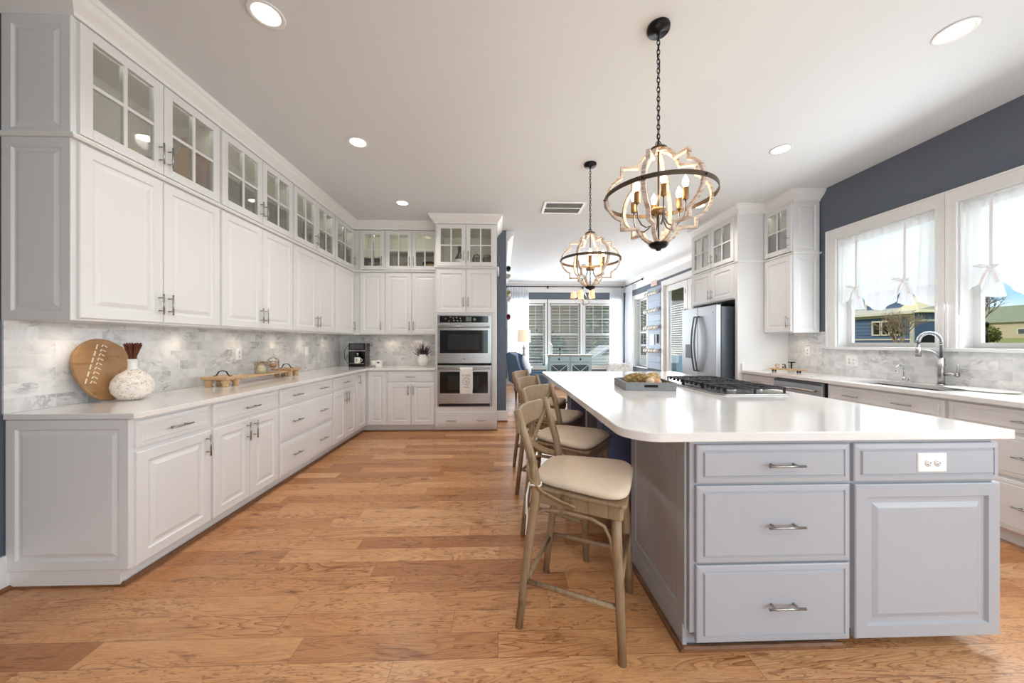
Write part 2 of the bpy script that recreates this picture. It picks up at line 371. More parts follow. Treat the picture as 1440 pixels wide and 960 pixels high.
# baseboards, crown, shoe moldings
struct(MB().box(WL, WL+.018, YR, 1.86, 0, .18).build('baseboard_left', TRIM))
struct(MB().box(-.068, .10, YB-.018, YB, 0, .18).box(.08, .098, YB, YF, 0, .18).build('baseboard_back', TRIM))
struct(MB().box(WR-.018, WR, 5.55, DR[0]-.1, 0, .18).box(WR-.018, WR, DR[1]+.1, YF, 0, .18).build('baseboard_right', TRIM))
struct(MB().box(.08, WR, YF-.018, YF, 0, .18).build('baseboard_far', TRIM))
CR = [(0, 0), (.012, 0), (.016, .02), (.03, .035), (.055, .06), (.072, .085), (.082, .092), (.086, .12), (0, .12)]
CZ = CEIL-.12
struct(MB().sweep([(-o, h) for o, h in CR], [(WL, 1.85), (-2.225, 1.85), (-2.225, 5.215), (-.945, 5.215), (-.945, 4.915), (-.07, 4.915), (-.07, YB)], CZ).build('trim_1', TRIM))
struct(MB().sweep([(-o, h) for o, h in CR], [(3.145, 5.52), (3.145, 4.43), (3.515, 4.43), (3.515, 3.99), (WR, 3.99)], CZ).build('trim_2', TRIM))
BIG = [(0, 0), (.02, 0), (.024, .14), (.05, .17), (.085, .22), (.12, .245), (.125, .31), (0, .31)]
struct(MB().sweep(BIG, [(WR, 5.52), (WR, YF), (.08, YF), (.08, YB+.05)], CEIL-.31).build('trim_3', TRIM))
LR = [(0, 0), (.018, 0), (.026, .012), (.026, .02), (0, .026)]
struct(MB().sweep([(-o, h) for o, h in LR], [(WL, 1.845), (-2.222, 1.845), (-2.222, 5.21), (-.945, 5.21)], 2.345).sweep([(-o, h) for o, h in LR], [(-.95, 4.91), (-.062, 4.91), (-.062, YB)], 2.345).build('trim_4', TRIM))
struct(MB().sweep([(-o, h) for o, h in LR], [(3.14, 5.52), (3.14, 4.43), (3.51, 4.43), (3.51, 3.985), (WR, 3.985)], 2.345).build('trim_5', TRIM))
QR = [(0, 0), (.018, 0), (.016, .01), (.008, .018), (0, .02)]
struct(MB().sweep([(-o, h) for o, h in QR], [(WL+.018, YR), (WL+.018, 1.875), (-1.995, 1.875), (-1.995, 4.98), (-.072, 4.98), (-.072, YB-.02), (.10, YB-.02)]).build('trim_6', SHOEW))

# backsplash
struct(MB().box(WL, WL+.010, 1.845, YB, .914, 1.405).build('backsplash_left', MARBY))
struct(MB().box(WL+.01, -.945, YB-.010, YB, .914, 1.405).build('backsplash_back', MARBX))
struct(MB().box(WR-.010, WR, 3.86, 4.43, .914, 1.41).box(WR-.010, WR, -.3, 3.86, .914, 1.204).build('backsplash_right', MARBY))

# ------------------------------------------------------------------ windows
def window_x(name, hole, x, rail=False, casing=(.10, .10), blinds=None, sash=.045):
    """window in the right wall; hole = y0,y1,z0,z1"""
    y0, y1, z0, z1 = hole; root = bpy.data.objects.new(name, None); COL.objects.link(root); root['kind'] = 'structure'
    root.location = (x, (y0+y1)/2, z0); ox, oy, oz = root.location
    def T(mb): return mb.xf(Matrix.Translation((-ox, -oy, -oz)))
    mb = MB(); ca, cb = casing; ct = .115; t = .02; a0, a1 = y0-ca, y1+cb; zt = z1+ct
    mb.box(x-t, x, a0, y0, z0, z1).box(x-t, x, y1, a1, z0, z1).box(x-t, x, a0, a1, z1, zt)
    T(mb).build('casing', TRIM, root, .002)
    mb = MB().box(x-t-.010, x-t, a0, a0+.016, z0, zt-.016).box(x-t-.010, x-t, a1-.016, a1, z0, zt-.016).box(x-t-.010, x-t, a0, a1, zt-.016, zt).box(x-t-.006, x-t, y0-.012, y0, z0, z1).box(x-t-.006, x-t, y1, y1+.012, z0, z1).box(x-t-.006, x-t, y0-.012, y1+.012, z1, z1+.012)
    T(mb).build('casing_bead', TRIM, root)
    xs = x+.11
    mb = MB(); mb.box(x-.035, xs+.06, a0, a1, z0-.03, z0); T(mb).build('sill', TRIM, root, .003)
    mb = MB()
    mb.box(x+.0005, xs+.04, y0, y0+.012, z0+.0005, z1-.012).box(x+.0005, xs+.04, y1-.012, y1, z0+.0005, z1-.012).box(x+.0005, xs+.04, y0, y1, z1-.012, z1)
    T(mb).build('jamb', TRIM, root)
    mb = MB(); s = sash
    mb.box(xs, xs+.035, y0+.012, y0+.012+s, z0+s, z1-.012-s).box(xs, xs+.035, y1-.012-s, y1-.012, z0+s, z1-.012-s)
    mb.box(xs, xs+.035, y0+.012, y1-.012, z0+.001, z0+s).box(xs, xs+.035, y0+.012, y1-.012, z1-.012-s, z1-.0125)
    zm = z0+(z1-z0)*.5
    if rail: mb.box(xs-.005, xs+.036, y0+.0125, y1-.0125, zm-.025, zm+.025)
    T(mb).build('sash', TRIM, root)
    T(MB().box(xs+.016, xs+.020, y0+.02, y1-.02, z0+.01, z1-.02)).build('pane', GLASSW, root)
    if blinds:
        mb = MB(); z = zm+.05 if blinds == 'top' else z0+.06
        for zz in frange(z0+.06, z1-.06, .042):
            mb.box(xs-.045, xs-.012, y0+.03, y1-.03, zz, zz+.003)
        for f in (.25, .5, .75): mb.box(xs-.047, xs-.0455, y0+(y1-y0)*f-.004, y0+(y1-y0)*f+.004, z0+.06, z1-.03)
        T(mb).build('blind', TRIM, root)
    return root
def frange(a, b, s):
    while a < b: yield a; a += s
window_x('window_1', W1, WR, casing=(.067, .115), rail=True)
window_x('window_2', W2, WR, casing=(.115, .069), rail=True)
window_x('window_3', W3, WR)
window_x('window_4', SW, WR, rail=True, blinds='all')
def window_far(name, x0, x1, z0, z1):
    root = bpy.data.objects.new(name, None); COL.objects.link(root); root['kind'] = 'structure'; root.location = ((x0+x1)/2, YF, z0)
    M = Matrix.Translation((-root.location[0], -YF, -z0)); y = YF; c = .06
    MB().box(x0-c, x0, y-.02, y, z0, z1).box(x1, x1+c, y-.02, y, z0, z1).box(x0-c, x1+c, y-.03, y, z1, z1+.115).box(x0-c-.02, x1+c+.02, y-.05, y, z0-.03, z0).box(x0-c, x1+c, y-.02, y, z0-.12, z0-.03).xf(M).build('casing', TRIM, root, .002)
    ys = y+.08; s = .05; zm = (z0+z1)/2
    MB().box(x0, x0+s, ys, ys+.035, z0, z1).box(x1-s, x1, ys, ys+.035, z0, z1).box(x0, x1, ys, ys+.034, z0, z0+s).box(x0, x1, ys, ys+.034, z1-s, z1).box(x0, x1, ys-.005, ys+.036, zm-.03, zm+.03).xf(M).build('sash', TRIM, root, .002)
    MB().box(x0+.01, x1-.01, ys+.016, ys+.02, z0+.01, z1-.01).xf(M).build('pane', GLASSW, root)
    mb = MB()
    for f in (1/3, 2/3): mb.box(x0+(x1-x0)*f-.008, x0+(x1-x0)*f+.008, ys+.004, ys+.012, zm, z1)
    mb.box(x0, x1, ys+.004, ys+.012, (zm+z1)/2-.008, (zm+z1)/2+.008); mb.xf(M).build('muntin', TRIM, root)
    mb = MB()
    for zz in frange(z0+.06, z1-.06, .046):
        mb.add([(x0+.04, ys-.055, zz-.006), (x1-.04, ys-.055, zz-.006), (x1-.04, ys-.015, zz+.004), (x0+.04, ys-.015, zz+.004), (x0+.04, ys-.055, zz-.002), (x1-.04, ys-.055, zz-.002), (x1-.04, ys-.015, zz+.008), (x0+.04, ys-.015, zz+.008)],
               [(0, 3, 2, 1), (4, 5, 6, 7), (0, 1, 5, 4), (1, 2, 6, 5), (2, 3, 7, 6), (3, 0, 4, 7)])
    mb.box(x0+.03, x1-.03, ys-.06, ys-.01, z1-.06, z1-.01); mb.xf(M).build('blind', TRIM, root)
for i, (a, b) in enumerate(FW): window_far('window_%d' % (i+5), a, b, .58, 2.46)
# patio door in the right wall
def patio_door():
    y0, y1, z0, z1 = DR; root = bpy.data.objects.new('door_1', None); COL.objects.link(root); root['kind'] = 'structure'; root.location = (WR, 6.96, 0)
    M = Matrix.Translation((-WR, -6.96, 0)); x = WR
    MB().box(x-.02, x, y0-.11, y0, 0, z1).box(x-.02, x, y1, y1+.11, 0, z1).box(x-.02, x, y0-.11, y1+.11, z1, z1+.11).box(x+.0005, x+.17, y0, y0+.02, 0, z1-.0205).box(x+.0005, x+.17, y1-.02, y1, 0, z1-.0205).box(x+.0005, x+.17, y0, y1, z1-.02, z1).xf(M).build('door_frame', TRIM, root)
    for a, b in ((6.98, 7.90), (6.02, 6.96)):
        s = .13
        d = MB().box(x+.03, x+.075, a, a+s, .01, z1-.03).box(x+.03, x+.075, b-s, b, .01, z1-.03).box(x+.03, x+.075, a+s, b-s, .01, .28).box(x+.03, x+.075, a+s, b-s, z1-.03-s, z1-.03).xf(M).build('door_leaf', TRIM, root)
        MB().box(x+.05, x+.055, a+s-.01, b-s+.01, .27, z1-.15).xf(M).build('pane', GLASSW, d)
        mb = MB()
        for zz in frange(1.0, 2.15, .05): mb.box(x+.058, x+.068, a+s, b-s, zz, zz+.014)
        mb.xf(M).build('blind', TRIM, d)
    MB().cyl((x-.005, 6.985, 1.9), (x-.005, 6.985, 2.0), .008).cyl((x-.005, 6.985, 2.3), (x-.005, 6.985, 2.4), .008).xf(M).build('hinge', NICK, root)
patio_door()

# ------------------------------------------------------------------ cabinets
T_ = .02
DOORP = [(0, 0), (0, .015), (.004, .0195), (.056, .020), (.062, .012), (.070, .011), (.074, .0105), (.100, .017), (.104, .0165), (.106, .0165)]
DRAWP = [(0, 0), (0, .013), (.004, .016), (.022, .018), (.024, .0145), (.028, .0145), (.032, .020), (.034, .020)]
FLATP = [(0, 0), (0, .015), (.004, .0195), (.01, .02)]
def handle(parent, x, z, vert, L=.135, y=-T_, m=None):
    mb = MB(); h = L/2; o = .030
    if vert:
        mb.cyl((0, -o, -h), (0, -o, h), .0052, seg=10)
        for s in (-1, 1): mb.cyl((0, 0, s*h*.62), (0, -o, s*h*.62), .0042, seg=8)
    else:
        mb.cyl((-h, -o, 0), (h, -o, 0), .0052, seg=10)
        for s in (-1, 1): mb.cyl((s*h*.62, 0, 0), (s*h*.62, -o, 0), .0042, seg=8)
    return mb.build('handle', m or NICK, parent, loc=(x, y, z))
def front(root, kind, x0, x1, z0, z1, handles=(), m=WHITE):
    """kind door / drawer / glass / flat"""
    cx, cz = (x0+x1)/2, (z0+z1)/2; w, h = (x1-x0)/2, (z1-z0)/2
    if kind == 'glass':
        mb = MB(); s = .058; y0, y1 = -T_, 0
        mb.box(-w, -w+s, y0, y1, -h, h).box(w-s, w, y0, y1, -h, h).box(-w+s, w-s, y0, y1, -h, -h+s).box(-w+s, w-s, y0, y1, h-s, h)
        d = mb.build('door', m, root, .0025, loc=(cx, 0, cz))
        MB().box(-.010, .010, y0+.002, y0+.014, -h+s, h-s).box(-w+s, w-s, y0+.003, y0+.013, -.010, .010).build('muntin', m, d, .002)
        MB().box(-w+s-.005, w-s+.005, y0+.013, y0+.016, -h+s-.005, h-s+.005).build('pane', GLASS, d)
    else:
        mb = MB(); P = {'door': DOORP, 'drawer': DRAWP, 'flat': FLATP}[kind]
        mb.rings(-w, w, -h, h, P)
        d = mb.build('drawer' if kind == 'drawer' else 'door', m, root, loc=(cx, 0, cz))
    for hx, hz, v in handles: handle(d, hx-cx, hz-cz, v)
    return d
def side_panel(root, loc, rz, w, h, m=WHITE, name='end_panel'):
    return MB().rings(0, w, 0, h, [(0, 0), (0, .010), (.003, .012), (.048, .012), (.056, .003), (.064, .003), (.086, .010), (.09, .010)]).build(name, m, root, loc=loc, rot=(0, 0, rz))
def hollow_body(x0, x1, y0, y1, z0, z1, t=.018):
    return MB().box(x0, x0+t, y0, y1, z0, z1).box(x1-t, x1, y0, y1, z0, z1).box(x0+t, x1-t, y0, y1, z0, z0+t).box(x0+t, x1-t, y1-t, y1, z0+t, z1)
def cabinet(name, label, loc, rz, w, D, h, fronts, group=None, toe=0, hollow=False, m=WHITE, cat='cabinet', shelf=None, body=None):
    root = thing(name, label, cat, loc, rz, group)
    if hollow:
        t = .018
        MB().box(0, t, 0, D, 0, h).box(w-t, w, 0, D, 0, h).box(t, w-t, 0, D, 0, t).box(t, w-t, 0, D, h-t, h).box(t, w-t, D-t, D, t, h-t).build('body', INTER, root)
        MB().box(0, .03, -.001, .018, 0, h).box(w-.03, w, -.001, .018, 0, h).box(.03, w-.03, -.001, .018, 0, .028).box(.03, w-.03, -.001, .018, h-.028, h).box(w/2-.02, w/2+.02, -.001, .018, .028, h-.028).build('face_frame', m, root)
        q = arealight('cabinet_fill', (w/2, .034, h-.034), (R(-28), 0, 0), w*.8, .02, w*1.9, (1, .97, .9)); q.parent = root  # added fill light to brighten the interior, the cabinet has no fixture
        if shelf: MB().box(t, w-t, .03, D-t, shelf, shelf+.018).build('shelf', INTER, root)
    else:
        mb = body or MB().box(0, w, 0, D, toe, h)
        if toe: mb.box(0, w, .055, D, 0, toe)
        mb.build('body', m, root)
    for f in fronts: front(root, *f, m=m)
    return root
UB, UM, UT = 1.40, 2.345, 2.98     # upper cabinet heights
def upper_pair(loc, rz, w, D, label, glabel, g, gg, left_only=None, z0=UB, single=False, shelf=.31):
    h = UM-z0; hz = .13
    if single:
        fr = [('door', .012, w-.012, .012, h-.012, [(w-.05 if single > 0 else .05, hz, True)])]
        gf = [('glass', .012, w-.012, .035, UT-UM-.012, [(w-.04 if single > 0 else .04, .16, True)])]
    else:
        c = w/2
        fr = [('door', .012, c-.003, .012, h-.012, [(c-.032, hz, True)]), ('door', c+.003, w-.012, .012, h-.012, [(c+.032, hz, True)])]
        gf = [('glass', .012, c-.003, .035, UT-UM-.012, [(c-.03, .16, True)]), ('glass', c+.003, w-.012, .035, UT-UM-.012, [(c+.03, .16, True)])]
    a = cabinet('wall_cabinet', label, (loc[0], loc[1], z0), rz, w, D, h, fr, g)
    b = cabinet('glass_cabinet', glabel, (loc[0], loc[1], UM), rz, w, D, UT-UM, gf, gg, hollow=True, shelf=shelf)
    return a, b
L90 = R(90)
UG = 'white wall cabinets on the long side wall'; GG = 'glass-door cabinets under the ceiling on the long side wall'
a, b = upper_pair((-2.23, 1.85), L90, .915, .345, 'white two-door wall cabinet nearest the camera, above the round wooden board', 'glass-door upper cabinet holding the cutting boards and the fruit bowl', UG, GG, shelf=None)
side_panel(a, (0, .345, 0), -L90, .345, UM-UB); side_panel(b, (0, .345, 0), -L90, .345, UT-UM)
upper_pair((-2.23, 2.765), L90, .94, .345, 'white two-door wall cabinet above the wooden riser tray', 'glass-door upper cabinet with a wire stand and a dark pot inside', UG, GG)
upper_pair((-2.23, 3.705), L90, .915, .345, 'white two-door wall cabinet, third along from the camera', 'glass-door upper cabinet, the emptiest pair, third from the camera', UG, GG)
upper_pair((-2.23, 4.62), L90, .59, .345, 'white one-door wall cabinet nearest the inner corner by the coffee machine', 'one-door glass upper cabinet nearest the inner corner', UG, GG, single=1)
MB().box(WL, -2.232, 5.21, YB, UB, UT).box(-2.232, -2.14, 5.232, YB, UB, UT).build('corner_filler', WHITE)
struct(bpy.data.objects['corner_filler']); bpy.data.objects['corner_filler'].name = 'trim_7'
BG = 'white wall cabinets on the oven wall'; BGG = 'glass-door cabinets under the ceiling on the oven wall'
upper_pair((-2.14, 5.23), 0, .38, .305, 'narrow one-door white wall cabinet on the oven wall', 'narrow one-door glass cabinet with an extra shelf on the oven wall', BG, BGG, single=1, shelf=.22)
upper_pair((-1.76, 5.23), 0, .808, .305, 'two-door white wall cabinet above the lavender pitcher, beside the ovens', 'glass-door cabinet holding the carved ball and basket, beside the oven tower', BG, BGG)
# base cabinets, side wall
FX = -1.95; BD = FX-WL-.012; BH = .884
def base(loc, rz, w, fronts, label, group, name='base_cabinet', D=None):
    return cabinet(name, label, (loc[0], loc[1], 0), rz, w, D or BD, BH, fronts, group, toe=.09)
LG = 'white base cabinets along the side wall'
def hh(x, z): return (x, z, False)
b1 = base((FX, 1.86), L90, .485, [('drawer', .012, .473, .72, .865, [hh(.242, .79)]), ('door', .012, .473, .10, .70, [(.435, .61, True)])], 'white base cabinet at the near end of the side run, one drawer over one door', LG)
side_panel(b1, (0, BD, .095), -L90, BD, BH-.1)
base((FX, 2.345), L90, .69, [('drawer', .012, .678, .72, .865, [hh(.345, .79)]), ('door', .012, .342, .10, .70, [(.308, .61, True)]), ('door', .348, .678, .10, .70, [(.382, .61, True)])], 'white base cabinet with one drawer over two doors, below the round wooden board', LG)
base((FX, 3.035), L90, .955, [('drawer', .012, .943, a_, b_, [hh(.24, (a_+b_)/2), hh(.72, (a_+b_)/2)]) for a_, b_ in ((.72, .865), (.41, .70), (.10, .39))], 'white bank of three wide drawers with two pulls each', LG)
base((FX, 3.99), L90, .62, [('drawer', .012, .608, .72, .865, [hh(.31, .79)]), ('door', .012, .307, .10, .70, [(.275, .61, True)]), ('door', .313, .608, .10, .70, [(.345, .61, True)])], 'white base cabinet with one drawer over two doors, next to the inner corner', LG)
cr = thing('corner_cabinet', 'white corner base cabinet whose two doors meet in the inner corner', 'cabinet', (-2.2, 5.2, 0))
M_ = Matrix.Translation((2.2, -5.2, 0))
MB().box(WL+.012, FX, 4.61, YB-.012, .09, BH).box(FX, -1.64, 4.96, YB-.012, .09, BH).box(WL+.012, FX-.055, 4.61, YB-.012, 0, .09).box(FX-.055, -1.64, 5.015, YB-.012, 0, .09).xf(M_).build('body', WHITE, cr)
dl = MB().rings(0, .31, 0, .765, DOORP).build('door', WHITE, cr, loc=(FX+2.2, 4.625-5.2, .10), rot=(0, 0, L90)); handle(dl, .05, .68, True)
MB().rings(0, .255, 0, .765, DOORP).build('door', WHITE, cr, loc=(-1.905+2.2, 4.96-5.2, .10))
base((-1.64, 4.96), 0, .69, [('drawer', .012, .678, .72, .865, [hh(.345, .79)]), ('door', .012, .342, .10, .70, [(.308, .60, True)]), ('door', .348, .678, .10, .70, [(.382, .60, True)])], 'white base cabinet below the lavender pitcher, beside the ovens', None, D=YB-4.96-.012)
# countertop of the L run
def top_mesh(polys, z0=BH, z1=.914):
    mb = MB()
    for p in polys: mb.prism(p, 'z', z0, z1)
    return mb
tag(top_mesh([[(WL+.011, 1.84), (-1.915, 1.84), (-1.900, 1.855), (-1.900, 4.915), (-.948, 4.915), (-.948, YB-.011), (WL+.011, YB-.011)]]).build('countertop', QUARTZ, bevel=.003), 'L-shaped white quartz countertop along the side wall and oven wall', 'countertop')

# ------------------------------------------------------------------ oven tower
tw = cabinet('oven_cabinet', 'tall white cabinet tower around the double oven', (-.943, 4.92, 0), 0, .872, YB-4.92-.001, UM, [
    ('drawer', .03, .842, .105, .285, [hh(.23, .165), hh(.66, .165)]),
    ('door', .02, .432, 1.705, 2.325, [(.402, 1.86, True)]), ('door', .440, .852, 1.705, 2.325, [(.470, 1.86, True)])], toe=.075,
    body=MB().box(0, .872, 0, YB-4.92-.001, .075, .362).box(0, .872, 0, YB-4.92-.001, 1.676, UM).box(0, .028, 0, YB-4.92-.001, .362, 1.676).box(.804, .872, 0, YB-4.92-.001, .362, 1.676).box(.028, .804, YB-4.95, YB-4.921, .362, 1.676))
cabinet('glass_cabinet', 'glass-door cabinet above the oven tower holding the jug and lanterns', (-.943, 4.92, UM), 0, .872, YB-4.92-.001, UT-UM, [
    ('glass', .02, .432, .03, UT-UM-.012, [(.402, .17, True)]), ('glass', .440, .852, .03, UT-UM-.012, [(.470, .17, True)])], hollow=True)
ov = thing('double_oven', 'stainless double wall oven with black glass doors', 'oven', (-.527, 4.92, .366))
def ob(x0, x1, y0, y1, z0, z1): return MB().box(x0, x1, -y1, -y0, z0-.366, z1-.366)
ob(-.385, .385, 0, .016, .366, 1.672).build('trim_frame', STEEL, ov, .002)
ob(-.352, .340, .016, .020, 1.565, 1.660).build('control_panel', BLKG, ov)
ob(.02, .10, .020, .0205, 1.585, 1.645).build('display', mat('lcd_grey', (92, 104, 96), .3), ov)
mb = MB()
for i, (px, pz) in enumerate([(-.27, 1.62), (-.22, 1.585), (-.16, 1.63), (-.15, 1.595), (-.11, 1.635), (-.10, 1.59), (-.06, 1.625), (-.05, 1.59), (-.2, 1.64)]): mb.cyl((px, -.020, pz-.366), (px, -.0207, pz-.366), .009, seg=12)
mb.cyl((.145, -.02, 1.245), (.145, -.028, 1.245), .018)
mb.build('control_buttons', mat('panel_grey', (150, 150, 150), .4), ov)
for nm, z0, z1, g0, g1 in (('upper', .985, 1.545, 1.13, 1.455), ('lower', .41, .955, .56, .865)):
    d = ob(-.378, .378, .016, .045, z0, z1).build('door', STEEL, ov, .004)
    ob(-.345, .335, .045, .0475, g0, g1).build('glass', BLKG, d)
    ob(-.23, .21, .0475, .048, g0+.05, g1-.06).build('inner_window', mat('oven_window', (34, 37, 38), .08), d)
    hz = (g1+z1)/2-.366+.005
    MB().cyl((-.36, -.095, hz), (.36, -.095, hz), .0135, seg=14).cyl((-.33, -.045, hz), (-.33, -.095, hz), .010).cyl((.33, -.045, hz), (.33, -.095, hz), .010).build('handle', NICK, d)
    if nm == 'upper': MB().cyl((.0, -.045, 1.055-.366), (.0, -.0475, 1.055-.366), .017, seg=24).build('badge', mat('badge_silver', (206, 206, 206), .3, .8), d); MB().tube([(.011*math.cos(a*PI/8), -.048, 1.055-.366+.011*math.sin(a*PI/8)) for a in range(16)], .0012, 6, True).build('badge_ring', GUN, d)
ob(-.385, .385, .016, .018, .955, .985).build('gap_strip', DARK, ov); ob(-.365, .365, .016, .019, .368, .405).build('vent_grille', BLKP, ov)
# towel over the lower oven handle
tz = 1.285; hy = 4.92-.095; hz = .910+.005
mb = MB()
def towel_f(u, v):
    x = -.581+.178*u
    L = .36; r = .017; back = .30
    s = v*(L+back+PI*r)
    if s < L: y, z = hy-r-.004*math.sin(u*9)*(1-s/L)-.003, hz-(L-s)
    elif s < L+PI*r: a = (s-L)/r; y, z = hy-r*math.cos(a), hz+r*math.sin(a)
    else: y, z = hy+r+.002, hz-(s-L-PI*r)*1.0
    return (x, y, z)
mb.grid(towel_f, 10, 48)
tw_ = mb.build('tea_towel', mat('white_cotton', (226, 224, 222), .9, var=.02, scale=40), normals=False); tag(tw_, 'white tea towel with a grey wreath print hung on the lower oven handle', 'towel')
sd = tw_.modifiers.new('s', 'SOLIDIFY'); sd.thickness = .002; sd.offset = 0
INK = mat('grey_ink', (104, 104, 110), .8)
mb = MB(); cx, cz, yy = -.493, hz-.175, hy-.0265
for i in range(34):
    a = 2*PI*i/34; r0 = .047+.004*math.sin(i*2.3); x, z = cx+r0*math.cos(a), cz+r0*math.sin(a)
    t_ = a+PI/2+(.6 if i % 2 else -.6); mb.add([(x, yy, z), (x+.010*math.cos(t_)+.003*math.sin(t_), yy, z+.010*math.sin(t_)-.003*math.cos(t_)), (x+.016*math.cos(t_), yy, z+.016*math.sin(t_)), (x+.010*math.cos(t_)-.003*math.sin(t_), yy, z+.010*math.sin(t_)+.003*math.cos(t_))], [(0, 1, 2, 3)])
mb.build('wreath_print', INK, tw_, normals=False)
text('lettering', 'CI WOI', .034, INK, tw_, (cx, yy, cz+.068), ext=.0003); text('lettering', 'G', .05, INK, tw_, (cx, yy, cz-.018), ext=.0003); text('lettering', 'COOKING', .019, INK, tw_, (cx, yy, cz-.092), ext=.0003)

# ------------------------------------------------------------------ sink wall (faces -X)
RF = 3.22; RD = WR-RF-.012; R90 = R(-90)
def rbase(ytop, w, fronts, label, **kw): return cabinet('base_cabinet', label, (RF, ytop, 0), R90, w, RD, BH, fronts, 'white base cabinets on the sink wall', toe=.09, **kw)
rbase(4.43, .53, [('drawer', .012, .518, .72, .865, [hh(.265, .79)]), ('door', .012, .518, .10, .70, [(.47, .6, True)])], 'white base cabinet between the refrigerator and the dishwasher')
rbase(3.265, .905, [('drawer', .012, .893, .72, .865, [hh(.25, .79), hh(.65, .79)]), ('door', .012, .449, .10, .70, [(.41, .6, True)]), ('door', .455, .893, .10, .70, [(.49, .6, True)])], 'white sink base cabinet with a long false drawer front with two pulls', body=hollow_body(0, .905, 0, RD, .09, BH).box(.018, .887, 0, .018, .108, BH))
rbase(2.36, .915, [('drawer', .012, .903, a_, b_, [hh(.40, (a_+b_)/2)]) for a_, b_ in ((.72, .865), (.44, .70), (.10, .42))], 'white three-drawer base cabinet beside the sink base, behind the island corner')
rbase(1.445, .915, [('drawer', .012, .903, .72, .865, [hh(.4575, .79)]), ('door', .012, .454, .10, .70, [(.42, .6, True)]), ('door', .46, .903, .10, .70, [(.49, .6, True)])], 'white base cabinet on the sink wall nearest the camera')
dw = thing('dishwasher', 'stainless dishwasher under the sink wall counter', 'dishwasher', (RF, 3.895, 0), R90)
MB().box(0, .625, .0, RD, .0, BH-.004).build('body', DARK, dw)
FRS = mat('satin_steel', (186, 190, 194), .38, .7, var=.01)
d = MB().box(.008, .600, -.035, -.001, .10, .872).build('door', FRS, dw, .004)
MB().cyl((.05, -.075, .79), (.56, -.075, .79), .011).cyl((.07, -.035, .79), (.07, -.075, .79), .009).cyl((.54, -.035, .79), (.54, -.075, .79), .009).build('handle', NICK, d)
MB().box(.008, .6, -.036, -.034, .845, .87).build('control_strip', GUN, d)
# counter with sink cut-out
SX0, SX1, SY0, SY1 = 3.32, 3.70, 2.50, 3.24
mb = MB(); X0, X1, Y0, Y1 = 3.175, WR-.011, .5, 4.43
mb.box(X0, SX0, Y0, Y1, BH, .914).box(SX1, X1, Y0, Y1, BH, .914).box(SX0, SX1, Y0, SY0, BH, .914).box(SX0, SX1, SY1, Y1, BH, .914)
tag(mb.build('countertop', QUARTZ), 'white quartz countertop around the sink under the windows', 'countertop')
tag(MB().box(3.175, WR-.04, 4.405, 4.43, .9145, 1.0).build('side_splash', QUARTZ), 'short quartz side splash against the refrigerator panel', 'backsplash')
sk = MB(); t = .004; z0, z1 = .70, .884
sk.box(SX0, SX1, SY0, SY1, z0, z0+t).box(SX0-.0, SX0+t, SY0, SY1, z0, z1).box(SX1-t, SX1, SY0, SY1, z0, z1).box(SX0, SX1, SY0, SY0+t, z0, z1).box(SX0, SX1, SY1-t, SY1, z0, z1)
tag(sk.build('sink', STEEL), 'stainless undermount sink below the first window', 'sink')
# faucet
fx, fy = 3.755, 2.80
fa = thing('faucet', 'tall spring-neck chrome faucet behind the sink', 'faucet', (fx, fy, .914))
MB().cyl((0, 0, 0), (0, 0, .012), .030, seg=24).cyl((0, 0, .012), (0, 0, .235), .022, seg=20).build('body', NICK, fa)
pts = [(0, 0, .235), (0, 0, .34)]
r0 = .068; ux, uy = -.86, .50
pts += [(ux*(r0-r0*math.cos(a)), uy*(r0-r0*math.cos(a)), .375+r0*1.12*math.sin(a)) for a in [PI*i/14 for i in range(0, 15)]]
ex, ey = ux*2*r0, uy*2*r0; pts += [(ex, ey, .35)]
MB().tube(pts, .0085, 10).build('hose', GUN, fa)
mb = MB(); sp = pts[1:-1]; coil = []
def along(P, f):
    f *= len(P)-1; i = min(int(f), len(P)-2); return Vector(P[i]).lerp(Vector(P[i+1]), f-i), (Vector(P[i+1])-Vector(P[i])).normalized()
sd_ = Vector((uy, -ux, 0)).normalized()
for k in range(260):
    f = k/259; p, tg = along(sp, f); n1 = sd_; n2 = tg.cross(n1).normalized(); a = 2*PI*24*f; coil.append(p+(n1*math.cos(a)+n2*math.sin(a))*.0135)
MB().tube(coil, .0024, 5).build('spring', CHROME, fa)
MB().cyl((ex, ey, .35), (ex, ey, .33), .011).cyl((ex, ey, .335), (ex, ey, .245), .0165, .019, 18).build('spray_head', NICK, fa)
MB().tube([(0, 0, .22), (ux*.03, uy*.03, .275), (ux*.06, uy*.06, .298), (ux*.115, uy*.115, .300)], .006, 8).build('docking_arm', NICK, fa)
MB().cyl((0, 0, .10), (.015, -.085, .10), .014, seg=14).cyl((.015, -.085, .10), (.018, -.10, .10), .019, seg=14).cyl((.018, -.09, .10), (.02, -.095, .19), .006).build('lever', NICK, fa)
sf = thing('filter_tap', 'small gooseneck water tap beside the tall spring faucet', 'tap', (3.755, 3.07, .914))
MB().cyl((0, 0, 0), (0, 0, .05), .013).tube([(0, 0, .05), (0, 0, .10)]+[(-.04*(1-math.cos(a)), .0, .115+.04*math.sin(a)) for a in [PI*i/8 for i in range(9)]]+[(-.08, 0, .095)], .006, 8).build('spout', CHROME, sf)
MB().cyl((.0, -.045, 0), (0, -.045, .03), .011).cyl((0, -.045, .03), (0, -.045, .042), .015, .010).build('soap_knob', CHROME, sf)
